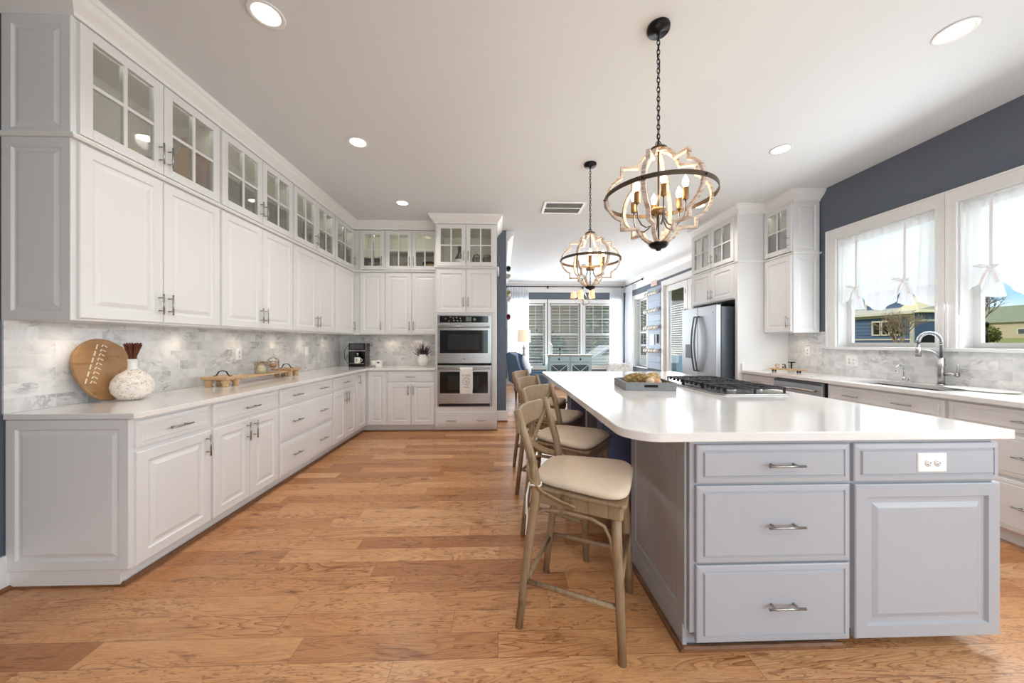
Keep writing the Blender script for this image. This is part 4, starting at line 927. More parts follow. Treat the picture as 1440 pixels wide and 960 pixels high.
MB().lathe([(0, .0), (.050, .0), (.050, .075), (0, .076)], seg=28).build('wax', CREAM, cn); MB().lathe([(.0, 0), (.054, 0), (.056, .01), (.056, .115), (.0535, .115), (.0535, .005)], seg=28, cap=False).build('jar', GLASS, cn)
dj = thing('glass_jar', 'small lidded glass jar with shells beside the cream candle', 'jar', (-2.37, 3.80, CT+.0785+.001))
dj.location = (-2.38, 3.64, CT+.0625)
MB().lathe([(0, 0), (.030, 0), (.012, .012), (.012, .022), (.045, .034), (.056, .06), (.056, .115), (.052, .115), (.052, .062), (.04, .038)], seg=28, cap=False).build('bowl', GLASS, dj)
MB().lathe([(.060, .116), (.058, .122), (.035, .146), (.010, .154), (.006, .164), (.012, .172), (0, .18)], seg=28, cap=False).build('lid', GLASS, dj)
MB().ball((0, 0, .066), .030, (1.3, 1.3, .8)).build('shells', mat('shell_brown', (176, 128, 98), .6, var=.3, scale=50), dj)
# coffee machine in the corner
cm = thing('coffee_machine', 'black espresso machine in the inner counter corner', 'coffee maker', (-2.18, 5.22, CT), R(8))
w = .118
MB().box(-w, w, .0, .30, .0, .045).box(-w, w, .12, .30, .045, .355).box(-w, w, .0, .30, .225, .355).box(-w, -w+.022, .0, .13, .045, .235).box(w-.022, w, .0, .13, .045, .235).build('housing', BLKG, cm, .006)
MB().box(-w+.02, w-.02, -.003, .001, .262, .345).build('screen', mat('screen_grey', (70, 70, 76), .1), cm)
MB().box(-w, w, -.004, .0, .236, .250).build('chrome_strip', CHROME, cm)
MB().cyl((0, .05, .225), (0, .05, .165), .022, .016).box(-.024, .024, .01, .05, .225, .24).build('spout', CHROME, cm)
MB().box(-w+.012, w-.012, -.015, .1, .045, .055).build('drip_tray', CHROME, cm, .002)
MB().tube([(-w, .22, .30), (-w-.06, .20, .32), (-w-.105, .17, .24), (-w-.10, .15, .12), (-w-.05, .14, .045), (-w-.03, .16, .03), (-w-.02, .2, .02)], .004, 6).tube([(-w-.09, .16, .10), (-w-.05, .15, .17), (-w-.02, .16, .14), (-w, .2, .10)], .004, 6).build('cord', BLKP, cm)
def mug(loc, rz, label, m=CERAM, r=.042, h=.085, grp=None, hz=None):
    o = thing('mug', label, 'mug', loc, rz, grp)
    MB().lathe([(0, 0), (r*.92, 0), (r, .006), (r, h), (r*.9, h), (r*.88, .008), (0, .007)], seg=24).build('cup', m, o)
    MB().tube([(r*.95+.026*math.sin(a), 0, h*.5+.027*math.cos(a)) for a in [PI*i/10 for i in range(11)]], .005, 8).build('handle', m, o); return o
mu = mug((-2.176, 5.235, CT+.056), R(8), 'white mug with a dark letter standing under the coffee spout')
text('lettering', 'S', .062, BLKP, mu, (0, -.0425, .022), ext=.0006, bold=.001)
mb = MB(); m2_ = mug((-1.985, 5.36, CT), R(150), 'white mug standing just behind the coffee machine')
bx = thing('sugar_tin', 'small white square tin with a dark oval mark on the oven-wall counter', 'tin', (-1.84, 5.20, CT))
MB().box(-.038, .038, -.038, .038, 0, .10).build('tin', CERAM, bx, .005); MB().tube([(0, -.0382, .065), (0, -.0395, .065)], 1, 20).v
o_ = MB().lathe([(0, 0), (.02, 0), (.02, .001), (0, .001)], seg=20).xf(Matrix.Translation((0, -.0383, .066)) @ Matrix.Rotation(R(90), 4, 'X') @ Matrix.Scale(.5, 4, (0, 1, 0))).build('mark', BLKP, bx)
tag(MB().tube([(-1.99, 5.28, CT+.005), (-1.96, 5.24, CT+.008), (-1.93, 5.27, CT+.012), (-1.91, 5.22, CT+.006), (-1.885, 5.21, CT+.02)], .005, 6).build('spoon_handle', mat('dark_wood_spoon', (70, 44, 30), .5)), 'dark wooden scoop lying between the coffee machine and the white tin', 'scoop')
# pitcher with lavender
pc = thing('pitcher', 'cream ceramic pitcher beside the oven tower', 'pitcher', (-1.225, 5.37, CT))
MB().lathe([(0, 0), (.045, 0), (.058, .012), (.082, .07), (.086, .10), (.072, .135), (.055, .155), (.052, .168), (.060, .180), (.056, .180), (.048, .165)], seg=32, cap=False).build('body', CERAM, pc)
MB().tube([(.05, 0, .16), (.085, 0, .172), (.108, 0, .15), (.104, 0, .11), (.078, 0, .075)], .0085, 8).build('handle', CERAM, pc)
MB().add([(-.052, -.018, .165), (-.052, .018, .165), (-.075, 0, .182), (-.046, -.02, .181), (-.046, .02, .181)], [(0, 1, 2), (0, 2, 3), (1, 4, 2), (3, 2, 4)]).build('spout', CERAM, pc)
lv = thing('lavender_bunch', 'bunch of dried lavender standing in the cream pitcher', 'flowers', (-1.225, 5.37, CT+.12))
g = MB(); f = MB()
for i in range(44):
    a = rnd.uniform(0, 2*PI); q = rnd.uniform(.02, .17); zt = rnd.uniform(.19, .29)-q*.55; ex_, ey_ = q*math.cos(a), min(.12, q*math.sin(a)*.6); g.tube([(0, 0, 0), (ex_*.35, ey_*.35, zt*.5), (ex_*.8, ey_*.8, zt*.85)], .0016, 4)
    for k in range(8): t = .45+.08*k; f.ball((ex_*t+rnd.uniform(-.004, .004), ey_*t, zt*t+rnd.uniform(-.003, .003)), .0098-.0008*k, seg=6, rings=4)
g.build('stems', mat('sage_green', (108, 112, 72), .8), lv); f.build('blossoms', mat('dried_lavender', (84, 66, 84), .9, var=.3, scale=80), lv)
# ------------------------------------------------------------------ things inside the glass cabinets
GZ = UM+.019
bo = thing('fruit_bowl', 'bowl behind the glass nearest the camera', 'bowl', (-2.362, 2.27, GZ)); MB().lathe([(0, 0), (.05, 0), (.085, .035), (.102, .075), (.098, .075), (.08, .037), (0, .012)], seg=28).build('bowl', mat('bowl_grey', (120, 112, 100), .4), bo)
for i, (dx, dy, c_, lb) in enumerate([(0, -.045, (214, 178, 60), 'yellow fruit in the bowl behind the cabinet glass'), (.02, .055, (70, 84, 50), 'dark green fruit in the bowl behind the cabinet glass')]):
    tag(MB().ball((-2.325+dx*.6, 2.27+dy, GZ+.098), .045, (1, 1.15, .95)).build('fruit', mat(('lemon_skin', 'avocado_skin')[i], c_, .5, var=.06, scale=30)), lb, 'fruit')
def paddle(name, label, loc, w, h, m, hh_=.1):
    o = MB(); P = [(-w/2, 0), (w/2, 0), (w/2, h*.78)]+[(w/2-w*.28*i/6*(1 if i else 1), h*.78+.05*math.sin(PI/2*i/6)) for i in range(1, 7)]+[(.022, h), (.022, h+hh_), (-.022, h+hh_), (-.022, h)]+[(-w*.22-w*.28*i/6, h*.78+.05*math.cos(PI/2*i/6)) for i in range(0, 6)]+[(-w/2, h*.78)]
    o.prism(P, 'x', -.009, .009); q = o.build(name, m, None, .003); q.location = loc; q.rotation_euler = (0, R(2.5), R(90)); return tag(q, label, 'cutting board')
paddle('cutting_board', 'tall wooden paddle board behind the second glass door', (-2.435, 2.688, GZ+.0015), .19, .41, BEECH, .085)
paddle('cutting_board', 'second wooden board leaning behind the tall paddle board', (-2.37, 2.715, GZ+.0015), .19, .40, wood('acacia_wood', (170, 124, 86), (150, 106, 72), (130, 92, 62), .5, (14, 14, 2)), .02)
tag(MB().prism([(-.05, 0), (.05, 0), (.08, .06), (0, .10), (-.06, .06)], 'x', 0, .012).build('marble_board', CERAM), 'small white stone board standing in front of the wooden boards', 'board').location = (-2.31, 2.60, GZ+.001)
po = thing('dark_pot', 'small dark pot behind the glass above the riser tray', 'pot', (-2.38, 3.13, GZ)); MB().lathe([(0, 0), (.05, 0), (.058, .03), (.055, .08), (.060, .085), (.052, .085), (.048, .01)], seg=24, cap=False).build('pot', mat('dark_pot', (66, 54, 46), .6), po)
ws = thing('wire_stand', 'dark curved wire stand behind the fourth glass door', 'stand', (-2.38, 3.42, GZ)); MB().tube([(0, -.10, .004), (0, -.10, .16), (0, -.06, .18), (0, 0, .10), (0, .06, .05), (0, .10, .004)], .006, 6).tube([(-.05, 0, .004), (0, 0, .10), (.05, 0, .004)], .005, 6).build('wire', BLKM, ws)
tag(MB().lathe([(0, 0), (.04, 0), (.06, .05), (.045, .12), (.02, .16), (.02, .20), (0, .20)], seg=20).build('dark_vase', BLKP), 'dark bottle vase in the one-door glass cabinet by the corner', 'vase').location = (-2.40, 4.86, GZ)
cb = thing('carved_ball', 'carved pale wood ball behind the oven-wall cabinet glass', 'ball', (-1.445, 5.38, GZ+.087)); mb = MB()
for i in range(9):
    an = PI*i/9; mb.tube([(.074*math.cos(a)*math.cos(an), .074*math.cos(a)*math.sin(an), .074*math.sin(a)) for a in [2*PI*k/28 for k in range(28)]], .010, 6, True)
mb.build('ball', BEECH, cb)
bk = thing('basket', 'round pale woven basket with dark rim beside the carved ball', 'basket', (-1.115, 5.38, GZ)); MB().lathe([(0, 0), (.06, 0), (.10, .03), (.11, .08), (.10, .13), (.09, .13), (.10, .08), (.09, .04), (0, .01)], seg=28).build('basket', PINEW, bk); MB().lathe([(.085, .128), (.112, .128), (.112, .16), (.085, .16), (.085, .128)], seg=28, cap=False).build('rim', mat('dark_wicker', (56, 40, 28), .8), bk)
jg = thing('jug', 'two-tone stoneware jug behind the glass above the ovens', 'jug', (-.635, 5.2, GZ)); MB().lathe([(0, 0), (.062, 0), (.066, .01), (.066, .17), (0, .17)], seg=28).build('body', mat('stoneware', (226, 224, 220), .5), jg); MB().lathe([(.066, .17), (.062, .20), (.03, .255), (.022, .27), (.022, .29), (.026, .33), (.026, .37), (0, .37)], seg=28, cap=False).build('shoulder', mat('dark_glaze', (50, 44, 42), .3), jg)
for x, lb in ((-.37, 'dark ribbed lantern nearest the jug, above the ovens'), (-.215, 'dark ribbed lantern nearest the wall end, above the ovens')):
    o = thing('lantern', lb, 'lantern', (x, 5.2, GZ), 0, 'ribbed lanterns above the ovens')
    MB().lathe([(0, 0), (.06, 0), (.064, .02), (.064, .19), (.045, .24), (.02, .255), (0, .257)], seg=16).build('glass_body', mat('smoky_glass', (112, 110, 104), .15), o); mb = MB()
    for k in range(8): a = 2*PI*k/8; mb.tube([(.066*math.cos(a), .066*math.sin(a), 0), (.066*math.cos(a), .066*math.sin(a), .19), (.046*math.cos(a), .046*math.sin(a), .243)], .004, 5)
    for z in (.005, .1, .19): mb.tube([(.066*math.cos(a), .066*math.sin(a), z) for a in [2*PI*k/20 for k in range(20)]], .004, 5, True)
    mb.build('cage', BLKM, o)
tag(MB().lathe([(0, 0), (.03, 0), (.06, .028), (.057, .028), (0, .006)], seg=24).build('white_dish', CERAM), 'small white dish behind the glass above the ovens', 'dish').location = (-.80, 5.05, GZ)
tag(MB().lathe([(0, 0), (.035, 0), (.055, .05), (.045, .09), (0, .09)], seg=20).build('dark_vase', mat('dark_pot', 1)), 'dark squat vase in the glass cabinet beside the first window', 'vase').location = (3.66, 4.15, GZ)

# ------------------------------------------------------------------ sink-wall counter
et = thing('display_tray', 'low wooden tray on black feet holding the letters by the sink wall', 'tray', (3.57, 4.17, CT), R(-62))
MB().box(-.17, .17, -.05, .05, .022, .040).build('board', PINEW, et, .003)
for x in (-.13, .13):
    for y in (-.035, .035): MB().box(x-.008, x+.008, y-.008, y+.008, 0, .022).build('foot', BLKM, et)
for ch, x, sz, m, lb in (('e', -.095, .12, PINEW, 'pale letter e standing on the wooden display tray'), ('a', -.02, .115, BRONZE, 'thin dark letter a standing on the wooden display tray'), ('T', .055, .125, BLKM, 'black letter T standing on the wooden display tray')):
    d = R(-62); o = text('letter', ch, sz, m, None, (3.57+x*math.cos(d), 4.17+x*math.sin(d), CT+.041+(.002 if ch != 'T' else .001)), (R(90), 0, d), .006)
    tag(o, lb, 'letter')
tag(MB().lathe([(0, 0), (.10, 0), (.125, .010), (.122, .014), (.09, .006), (0, .005)], seg=36).xf(Matrix.Scale(1.6, 4, (0, 1, 0))).build('oval_dish', CERAM), 'low oval white dish on the sink counter under the second window', 'dish').location = (3.66, 2.50, CT)
cs = thing('canister', 'white lidded canister on the sink counter at the second window', 'canister', (3.70, 2.23, CT)); MB().lathe([(0, 0), (.052, 0), (.056, .006), (.056, .11), (.0, .112)], seg=32).build('jar', CERAM, cs); MB().lathe([(0, .112), (.058, .112), (.056, .128), (.02, .136), (0, .137)], seg=32).build('lid', CERAM, cs)

# ------------------------------------------------------------------ sheer tie-up shades
def tie_shade(name_label, y0, y1, ztop, x, ties):
    o = thing('tie_up_shade', name_label, 'curtain', (x, (y0+y1)/2, ztop), 0, 'sheer tie-up shades at the sink windows'); M = Matrix.Translation((-x, -(y0+y1)/2, -ztop))
    zt = 1.875
    def zb(u):
        segs = [(-.22, ties[0]), (ties[0], ties[1]), (ties[1], 1.22)]
        for a, b in segs:
            if a <= u <= b:
                q = (u-a)/(b-a); dep = .262 if b-a > .45 else .16
                return zt-dep*max(0, math.sin(PI*q))**.95-.005
        return zt
    def f(u, v):
        y = y1+(y0-y1)*u; bot = zb(u); z = ztop+(bot-ztop)*v
        pull = 0; 
        for t_ in ties:
            d = u-t_; wgt = math.exp(-(d/.10)**2); pull += -d*.55*wgt*max(0, (v-.15)/.85)**1.4
        fold = .010*math.sin(u*46+2*math.sin(u*9))+.006*math.sin(u*83+1)
        belly = -.035*math.sin(PI*min(1, v*1.0))*v*(1-max(math.exp(-((u-t_)/.08)**2) for t_ in ties))-.05*max(0, v-.8)*5*.5
        edge = .035*math.sin(min(1, u/.06)*PI/2) if False else 0
        return (x+fold*(.5+v)+belly, y+pull*(y0-y1), z)
    MB().grid(f, 150, 46).xf(M).build('sheer', SHEER, o, normals=False)
    MB().grid(lambda u, v: (x-.012+.008*math.sin(u*70)-.004, y1+(y0-y1)*u, ztop+.012-.075*v), 120, 3).xf(M).build('header', SHEER, o, normals=False)
    MB().cyl((x, y0+.002, ztop+.0), (x, y1-.002, ztop), .006, seg=8).xf(M).build('rod', TRIM, o)
    for t_ in ties:
        yt = y1+(y0-y1)*t_
        def tail(u, v, yt=yt):
            a = 2*PI*u; r = .012+(.048+.010*math.sin(a*7))*v**.8
            return (x-.02+r*.45*math.cos(a), yt+r*1.05*math.sin(a), zt-.01-.21*v+.025*math.sin(a+.7)*v)
        MB().grid(tail, 84, 12).xf(M).build('ruffle', SHEER, o, normals=False)
        mb = MB(); xb = x-.045
        for s, dz, L in ((1, .028, .095), (-1, .010, .05)):
            mb.strip([(xb, yt, zt), (xb-.01, yt+s*L*.5, zt+dz*.9), (xb-.005, yt+s*L, zt+dz), (xb+.005, yt+s*L*.6, zt+dz*.4-.008), (xb, yt, zt-.004)], .016, .003, (0, 0, 1))
        for s in (1, -1): mb.strip([(xb, yt, zt), (xb-.012, yt+s*.025, zt-.05), (xb-.01, yt+s*.05, zt-.13)], .020, .002, (0, 1, 0))
        mb.ball((xb, yt, zt), .012); mb.strip([(x-.036, yt, ztop-.02), (x-.040, yt, (ztop+zt)/2), (xb+.006, yt, zt)], .020, .0015, (0, 1, 0)); mb.xf(M).build('bow', mat('white_ribbon', (240, 240, 242), .8), o)
tie_shade('sheer white tie-up shade with two bows in the window above the faucet', W1[0]+.02, W1[1]-.02, 2.43, WR+.035, (.22, .74))
tie_shade('sheer white tie-up shade in the window nearer the camera, past the faucet', W2[0]+.02, W2[1]-.02, 2.43, WR+.035, (.20, .76))

# ------------------------------------------------------------------ sunroom
def drape(name_label, p0, p1, z0, z1, folds, grp='white sheer drapes in the sunroom'):
    p0, p1 = Vector(p0), Vector(p1); d = (p1-p0); L = d.length; d.normalize(); n = Vector((-d.y, d.x)); c = (p0+p1)/2
    o = thing('curtain', name_label, 'curtain', (c.x, c.y, z0), 0, grp)
    def f(u, v):
        q = p0+d*(L*u)+n*(.035*math.sin(u*folds*2*PI)+.008*math.sin(u*folds*5+v*3))*(.35+.65*min(1, v*3)); return (q.x-c.x, q.y-c.y, (z1-z0)*(1-v))
    MB().grid(f, folds*10, 10).build('drape', SHEER, o, normals=False)
    mb = MB()
    for k in range(folds): q = p0+d*(L*(k+.5)/folds); mb.tube([(q.x-c.x+.018*math.cos(a)*n.x, q.y-c.y+.018*math.cos(a)*n.y, z1-z0+.012+.018*math.sin(a)) for a in [2*PI*i/10 for i in range(10)]], .0025, 4, True)
    mb.build('ring', BLKM, o)
drape('white drape at the sunroom wall end behind the table lamp', (.17, YF-.11), (.82, YF-.11), .03, 2.93, 8)
drape('white drape in the sunroom corner on the window wall', (3.26, YF-.11), (3.68, YF-.11), .03, 2.93, 6)
drape('white drape in the sunroom corner on the patio-door wall', (WR-.11, YF-.18), (WR-.11, YF-.72), .03, 2.93, 7)
rd = thing('curtain_rod', 'black curtain rod wrapping around the sunroom corner', 'curtain rod', (3.73, YF-.1, 2.96)); M = Matrix.Translation((-3.73, -(YF-.1), -2.96))
MB().tube([(.10, YF-.10, 2.955), (WR-.1, YF-.10, 2.955), (WR-.1, 8.95, 2.955)], .012, 8).ball((WR-.1, 8.93, 2.955), .028).xf(M).build('rod', BLKM, rd)
for x in (.16, 1.40, 2.46, 3.66): MB().cyl((x, YF-.1, 2.955), (x, YF-.06, 2.955), .008).box(x-.012, x+.012, YF-.115, YF-.085, 2.90, 2.97).box(x-.015, x+.015, YF-.06, YF-.03, 2.90, 2.98).xf(M).build('bracket', BLKM, rd)
# buffet
TEAL = mat('pale_teal_paint', (158, 184, 188), .5, var=.02)
bf = thing('buffet', 'pale teal buffet cabinet with X-front doors and a wood top', 'sideboard', (1.92, 9.72, 0))
MB().box(-.62, .62, -.19, .19, .12, .90).box(-.62, -.56, -.19, -.13, 0, .12).box(.56, .62, -.19, -.13, 0, .12).box(-.62, -.56, .13, .19, 0, .12).box(.56, .62, .13, .19, 0, .12).build('body', TEAL, bf, .003)
MB().box(-.66, .66, -.22, .20, .90, .93).build('top', wood('greige_top', (176, 164, 148), (160, 146, 130), (140, 128, 112), .5, (3, 20, 20)), bf, .004)
for s in (-1, 1):
    d = MB().rings(-.285, .285, -.075, .075, FLATP).build('drawer', TEAL, bf, loc=(s*.30, -.19, .81)); MB().lathe([(0, 0), (.028, 0), (.024, .012), (0, .016)], seg=12).xf(Matrix.Rotation(R(90), 4, 'X')).build('cup_pull', BLKM, d, loc=(0, -.02, 0))
    d = MB().box(-.285, -.225, -.02, 0, -.25, .25).box(.225, .285, -.02, 0, -.25, .25).box(-.225, .225, -.02, 0, -.25, -.19).box(-.225, .225, -.02, 0, .19, .25).build('door', TEAL, bf, loc=(s*.30, -.19, .46))
    MB().strip([(-.225, -.012, -.19), (.225, -.012, .19)], .026, .012, (0, 1, 0)).strip([(-.225, -.016, .19), (.225, -.016, -.19)], .026, .012, (0, 1, 0)).build('cross', TRIM, d)
    MB().box(-.23, .23, -.003, -.001, -.2, .2).build('glass', mat('smoked_panel', (70, 92, 98), .12), d)
tag(MB().lathe([(0, 0), (.03, 0), (.012, .03), (.010, .10), (.03, .13), (.034, .22), (0, .22)], seg=16).build('candle_holder', mat('dark_wood_candlestick', (74, 56, 48), .5)), 'dark candle holder standing on the teal buffet', 'candle holder').location = (1.67, 9.70, .9305)
ln = thing('white_lantern', 'small white lantern on the near end of the teal buffet', 'lantern', (1.40, 9.70, .9305)); MB().box(-.05, .05, -.05, .05, 0, .02).box(-.05, .05, -.05, .05, .26, .28).box(-.05, -.04, -.05, -.04, .02, .26).box(.04, .05, -.05, -.04, .02, .26).box(-.05, -.04, .04, .05, .02, .26).box(.04, .05, .04, .05, .02, .26).build('frame', TRIM, ln); MB().lathe([(.045, .28), (.01, .34), (0, .34)], seg=4).build('roof', TRIM, ln)
# side table and lamp
sdt = thing('side_table', 'white round side table carrying the table lamp', 'table', (.60, 9.15, 0)); MB().lathe([(0, .60), (.24, .60), (.25, .61), (.24, .62), (0, .62)], seg=32).build('table_top', TRIM, sdt); MB().lathe([(0, 0), (.16, 0), (.15, .02), (.03, .05), (.03, .58), (.1, .60)], seg=24).build('pedestal', TRIM, sdt)
tl = thing('table_lamp', 'table lamp with a pale drum shade on a turned grey base', 'lamp', (.60, 9.05, .6205))
MB().lathe([(0, 0), (.075, 0), (.08, .02), (.05, .04), (.045, .07), (.065, .16), (.062, .25), (.04, .36), (.026, .40), (.04, .43), (.022, .46), (.05, .50), (.052, .52), (.018, .55), (.018, .60), (.0, .60)], seg=24).build('base', mat('grey_turned', (178, 176, 172), .6, var=.08), tl)
MB().lathe([(.165, .64), (.175, .64), (.185, .98-.0), (.175, .98)][::1] and [(.180, .66), (.165, .99)], seg=36, cap=False).build('lamp_shade', SHADE, tl); MB().cyl((0, 0, .60), (0, 0, 1.02), .004).ball((0, 0, 1.03), .012).build('finial', NICK, tl)
# wingback armchair
ARM = mat('denim_blue_fabric', (100, 120, 142), .9, var=.05, scale=20, bump=.2, bscale=300)
ac = thing('armchair', 'blue wingback armchair by the wall end', 'armchair', (.70, 7.55, 0), R(-14))
MB().box(-.36, .42, -.36, .36, .22, .44).build('seat_base', ARM, ac, .03)
def bk_(u, v):
    a = -1+2*u; return (-.30-.15*v+.0+.10*(abs(a)**3)*(1), a*.36, .40+.66*v-.04*abs(a)**4*v)
mb = MB().prism([(-.42, .40), (-.28, .40), (-.40, 1.02), (-.44, 1.07), (-.50, 1.07), (-.54, 1.02)], 'y', -.34, .34); mb.build('backrest', ARM, ac, .03)
for s in (-1, 1):
    MB().prism([(-.46, .44), (-.12, .44), (-.14, .62), (-.24, .80), (-.30, 1.0), (-.42, 1.05), (-.52, 1.0)], 'y', s*.36-.035, s*.36+.035).build('wing', ARM, ac, .02)
    MB().box(-.30, .40, s*.36-.06, s*.36+.06, .40, .62).build('armrest', ARM, ac, .04)
    for x in (-.32, .36): MB().cyl((x, s*.31, 0), (x, s*.31, .22), .015, .024).build('leg', mat('blue_chair_leg', (70, 60, 52), .5) if x > 0 else mat('walnut_leg', (96, 52, 34), .5), ac)
MB().box(-.26, .40, -.29, .29, .44, .54).build('seat_cushion', ARM, ac, .04)
tag(MB().ball((0, 0, 0), .22, (.35, 1, 1), 20, 12).build('pillow', mat('white_pillow', (226, 232, 236), .9, var=.02)), 'white throw pillow propped in the blue armchair', 'pillow')
o = bpy.data.objects['pillow']; o.location = (.56, 7.60, .775); o.rotation_euler = (0, R(-20), R(-14))
# slipper chair with patterned fabric
def floral():
    t = NT('floral_fabric'); w = t.noise(t.obj(), 16, 3, .5, 1.5); t.base(t.ramp(w, [(.44, rgb(224, 226, 224)), (.5, rgb(136, 150, 146)), (.58, rgb(222, 224, 222))])); t.b.inputs['Roughness'].default_value = .9; return t.m
sc_ = thing('slipper_chair', 'white and green floral chair by the sunroom corner', 'chair', (2.98, 8.9, 0), R(0)); FL = floral()
MB().box(-.30, .30, -.28, .30, .20, .44).build('seat', FL, sc_, .04); MB().box(-.30, .30, -.34, -.24, .40, .76).build('backrest', FL, sc_, .04)
for x in (-.25, .25):
    for y in (-.27, .25): MB().cyl((x, y, 0), (x, y, .2), .014, .02).build('leg', SHOEW, sc_)
# small chandelier
ch = thing('chandelier', 'small chandelier with peach drum shades in the sunroom', 'chandelier', (1.93, 7.95, CEIL)); D = -.92
MB().lathe([(0, 0), (.055, 0), (.045, -.02), (0, -.03)], seg=20).build('canopy', NICK, ch); MB().cyl((0, 0, -.03), (0, 0, D+.10), .004).build('rod', NICK, ch)
MB().lathe([(0, .12), (.02, .10), (.012, .04), (.03, 0), (.012, -.03), (0, -.05)], (0, 0, D), 16).build('hub', NICK, ch)
for i in range(5):
    an = R(20+72*i); c_, s_ = math.cos(an), math.sin(an)
    am = MB().tube([(r_*c_, r_*s_, D+z_) for r_, z_ in ((.01, -.02), (.08, -.03), (.17, .04), (.225, .12), (.235, .17))], .006, 7).tube([(r_*c_, r_*s_, D+z_) for r_, z_ in ((.01, .3), (.06, .22), (.12, .08), (.17, .04))], .004, 6).build('arm', NICK, ch)
    MB().lathe([(.072, .15), (.058, .29)], (.235*c_, .235*s_, D), 24, cap=False).build('shade', SHADE2, am)
lamp('chandelier_glow', 'POINT', (1.93, 7.95, CEIL-.7), 8, (1, .8, .6), shadow_soft_size=.1)
# mug rack on the patio-door wall
def small_mug(loc, rz, m, label, grp, r=.042):
    o = thing('mug', label, 'mug', loc, rz, grp)
    MB().lathe([(0, -.045), (r*.92, -.045), (r, -.04), (r, .045), (r*.88, .045), (r*.86, -.035), (0, -.036)], seg=16).xf(Matrix.Rotation(R(72), 4, 'X')).build('cup', m, o)
    MB().tube([(0, .012, r+.022*math.sin(a)) if 0 else (.0, .028*math.cos(a), r*.9+.026*math.sin(a)) for a in [PI*i/8 for i in range(9)]], .005, 6).build('handle', m, o); return o
BP = mat('pale_blue_board', (160, 174, 192), .6, var=.02)
rk = thing('mug_rack', 'pale blue board rack with four mug rails between window and patio door', 'rack', (WR-.012, 8.44, .62), 0)
mb = MB(); z = 0
while z < 2.02: mb.box(-.012, .012, -.38, .36, z, z+.165); z += .17
mb.build('board', BP, rk); rows = (1.88, 1.45, 1.03, .46)
for i, zz in enumerate(rows): MB().box(-.035, -.012, -.38, .36, zz+.03, zz+.06).build('rail', BP, rk)
mb = MB()
for zz in frange(.2, 2.0, .14): mb.cyl((-.012, -.365, zz), (-.02, -.365, zz), .01, seg=8)
mb.build('nail', BLKM, rk)
m0 = None
for ri, (zz, nm) in enumerate(zip(rows, ('top', 'second', 'third', 'lowest'))):
    for k in range(5):
        loc = (WR-.100, 8.14+k*.15, .62+zz-.005); lb = 'white mug hanging on the %s rail of the sunroom rack' % nm
        if m0 is None: m0 = small_mug(loc, R(12), CERAM, lb, 'x'); q = m0
        else: q = dup(m0, loc, R(12), lb)
        q['group'] = 'white mugs on the %s rail' % nm
for k in range(6):
    pass
tag(MB().box(-.02, .0, -.17, .17, -.07, .07).build('wooden_sign', mat('pinkish_wood_sign', (214, 190, 176), .7, var=.06)), 'small pinkish wooden sign above the mug rack', 'sign').location = (WR-.001, 8.42, 2.76)
tag(MB().box(-.015, 0, -.10, .10, -.13, .13).build('thermostat_panel', PLAST), 'square white card panel between the lower mug rails', 'panel').location = (WR-.028, 8.47, 1.35)
tag(MB().box(-.03, 0, -.04, .04, -.11, .11).build('small_frame', mat('navy_frame', (46, 62, 82), .5)), 'small dark frame beside the white panel on the mug rack', 'frame').location = (WR-.028, 8.20, 1.37)
# mugs on the near side of the sunroom wall
for z, c_, lb in ((2.70, (34, 84, 66), 'green mug on the wall end by the ovens, topmost'), (2.55, (232, 230, 226), 'white mug hanging just under the green one'), (2.23, (214, 200, 160), 'cream mug midway down the wall-end rack'), (2.11, (236, 232, 230), 'white mug just under the cream one'), (1.77, (128, 40, 56), 'dark red mug lowest on the wall-end rack')):
    o = small_mug((.138, 6.6, z), R(0), mat('glaze_%d_%d' % (c_[0], int(z*100)) if 0 else 'mug_glaze_'+lb.split()[0]+('' if z != 2.11 else '_plain'), c_, .25, var=.02), lb, 'mugs on the wall-end rack')
o = thing('mug_rail', 'narrow upright white mug rail on the sunroom wall by the ovens', 'rack', (.08, 6.62, 1.55)); MB().box(.001, .018, -.06, .06, 0, 1.3).build('rail', TRIM, o)
mb = MB()
for z in (2.70, 2.55, 2.23, 2.11, 1.77): mb.tube([(.018, 0, z-1.55+.06), (.06, -.02, z-1.55+.055), (.064, -.02, z-1.55+.07)], .004, 5)
mb.build('hook', BLKM, o)

# ------------------------------------------------------------------ outside
def gz(x, y):
    def sm(a, b, t): t = max(0, min(1, (t-a)/(b-a))); return t*t*(3-2*t)
    z = -.35+(1.27+.0055*(x-6))*sm(5.5, 13, x) if x < 95 else 0
    if x >= 95: z = .92+.0055*89+.05*(x-95)
    elif x >= 13: z = .92+.0055*(x-6)
    return z
def grass():
    t = NT('lawn'); a = t.noise(t.obj(), .35, 5, .6); b = t.noise(t.obj(), 6, 5, .7)
    t.base(t.mul(.5, t.mix(a, rgb(128, 138, 60), rgb(152, 150, 78)), t.mix(b, rgb(170, 170, 150), (1, 1, 1, 1)))); t.b.inputs['Roughness'].default_value = .95; return t.m
xs = [WR+.3, 5, 6, 7, 8, 9, 10, 11, 12, 13, 16, 20, 30, 45, 60, 80, 95, 110, 130, 160]; ys = [-40, -20, -5, 5, 12, 20, 30, 45, 60, 80, 110, 150]
V = [(x, y, gz(x, y)) for x in xs for y in ys]; ny = len(ys); F = [(i*ny+j, (i+1)*ny+j, (i+1)*ny+j+1, i*ny+j+1) for i in range(len(xs)-1) for j in range(ny-1)]
mb = MB().add(V, F); mb.add([(-30, YF+.3, -.35), (WR+.3, YF+.3, -.35), (WR+.3, 150, -.35), (-30, 150, -.35)], [(0, 1, 2, 3)]); struct(mb.build('ground', grass()))
struct(MB().box(WR+.18, 7.6, 5.2, 10.2, -.34, -.06).build('patio', mat('patio_concrete', (168, 164, 156), .9, var=.05)))
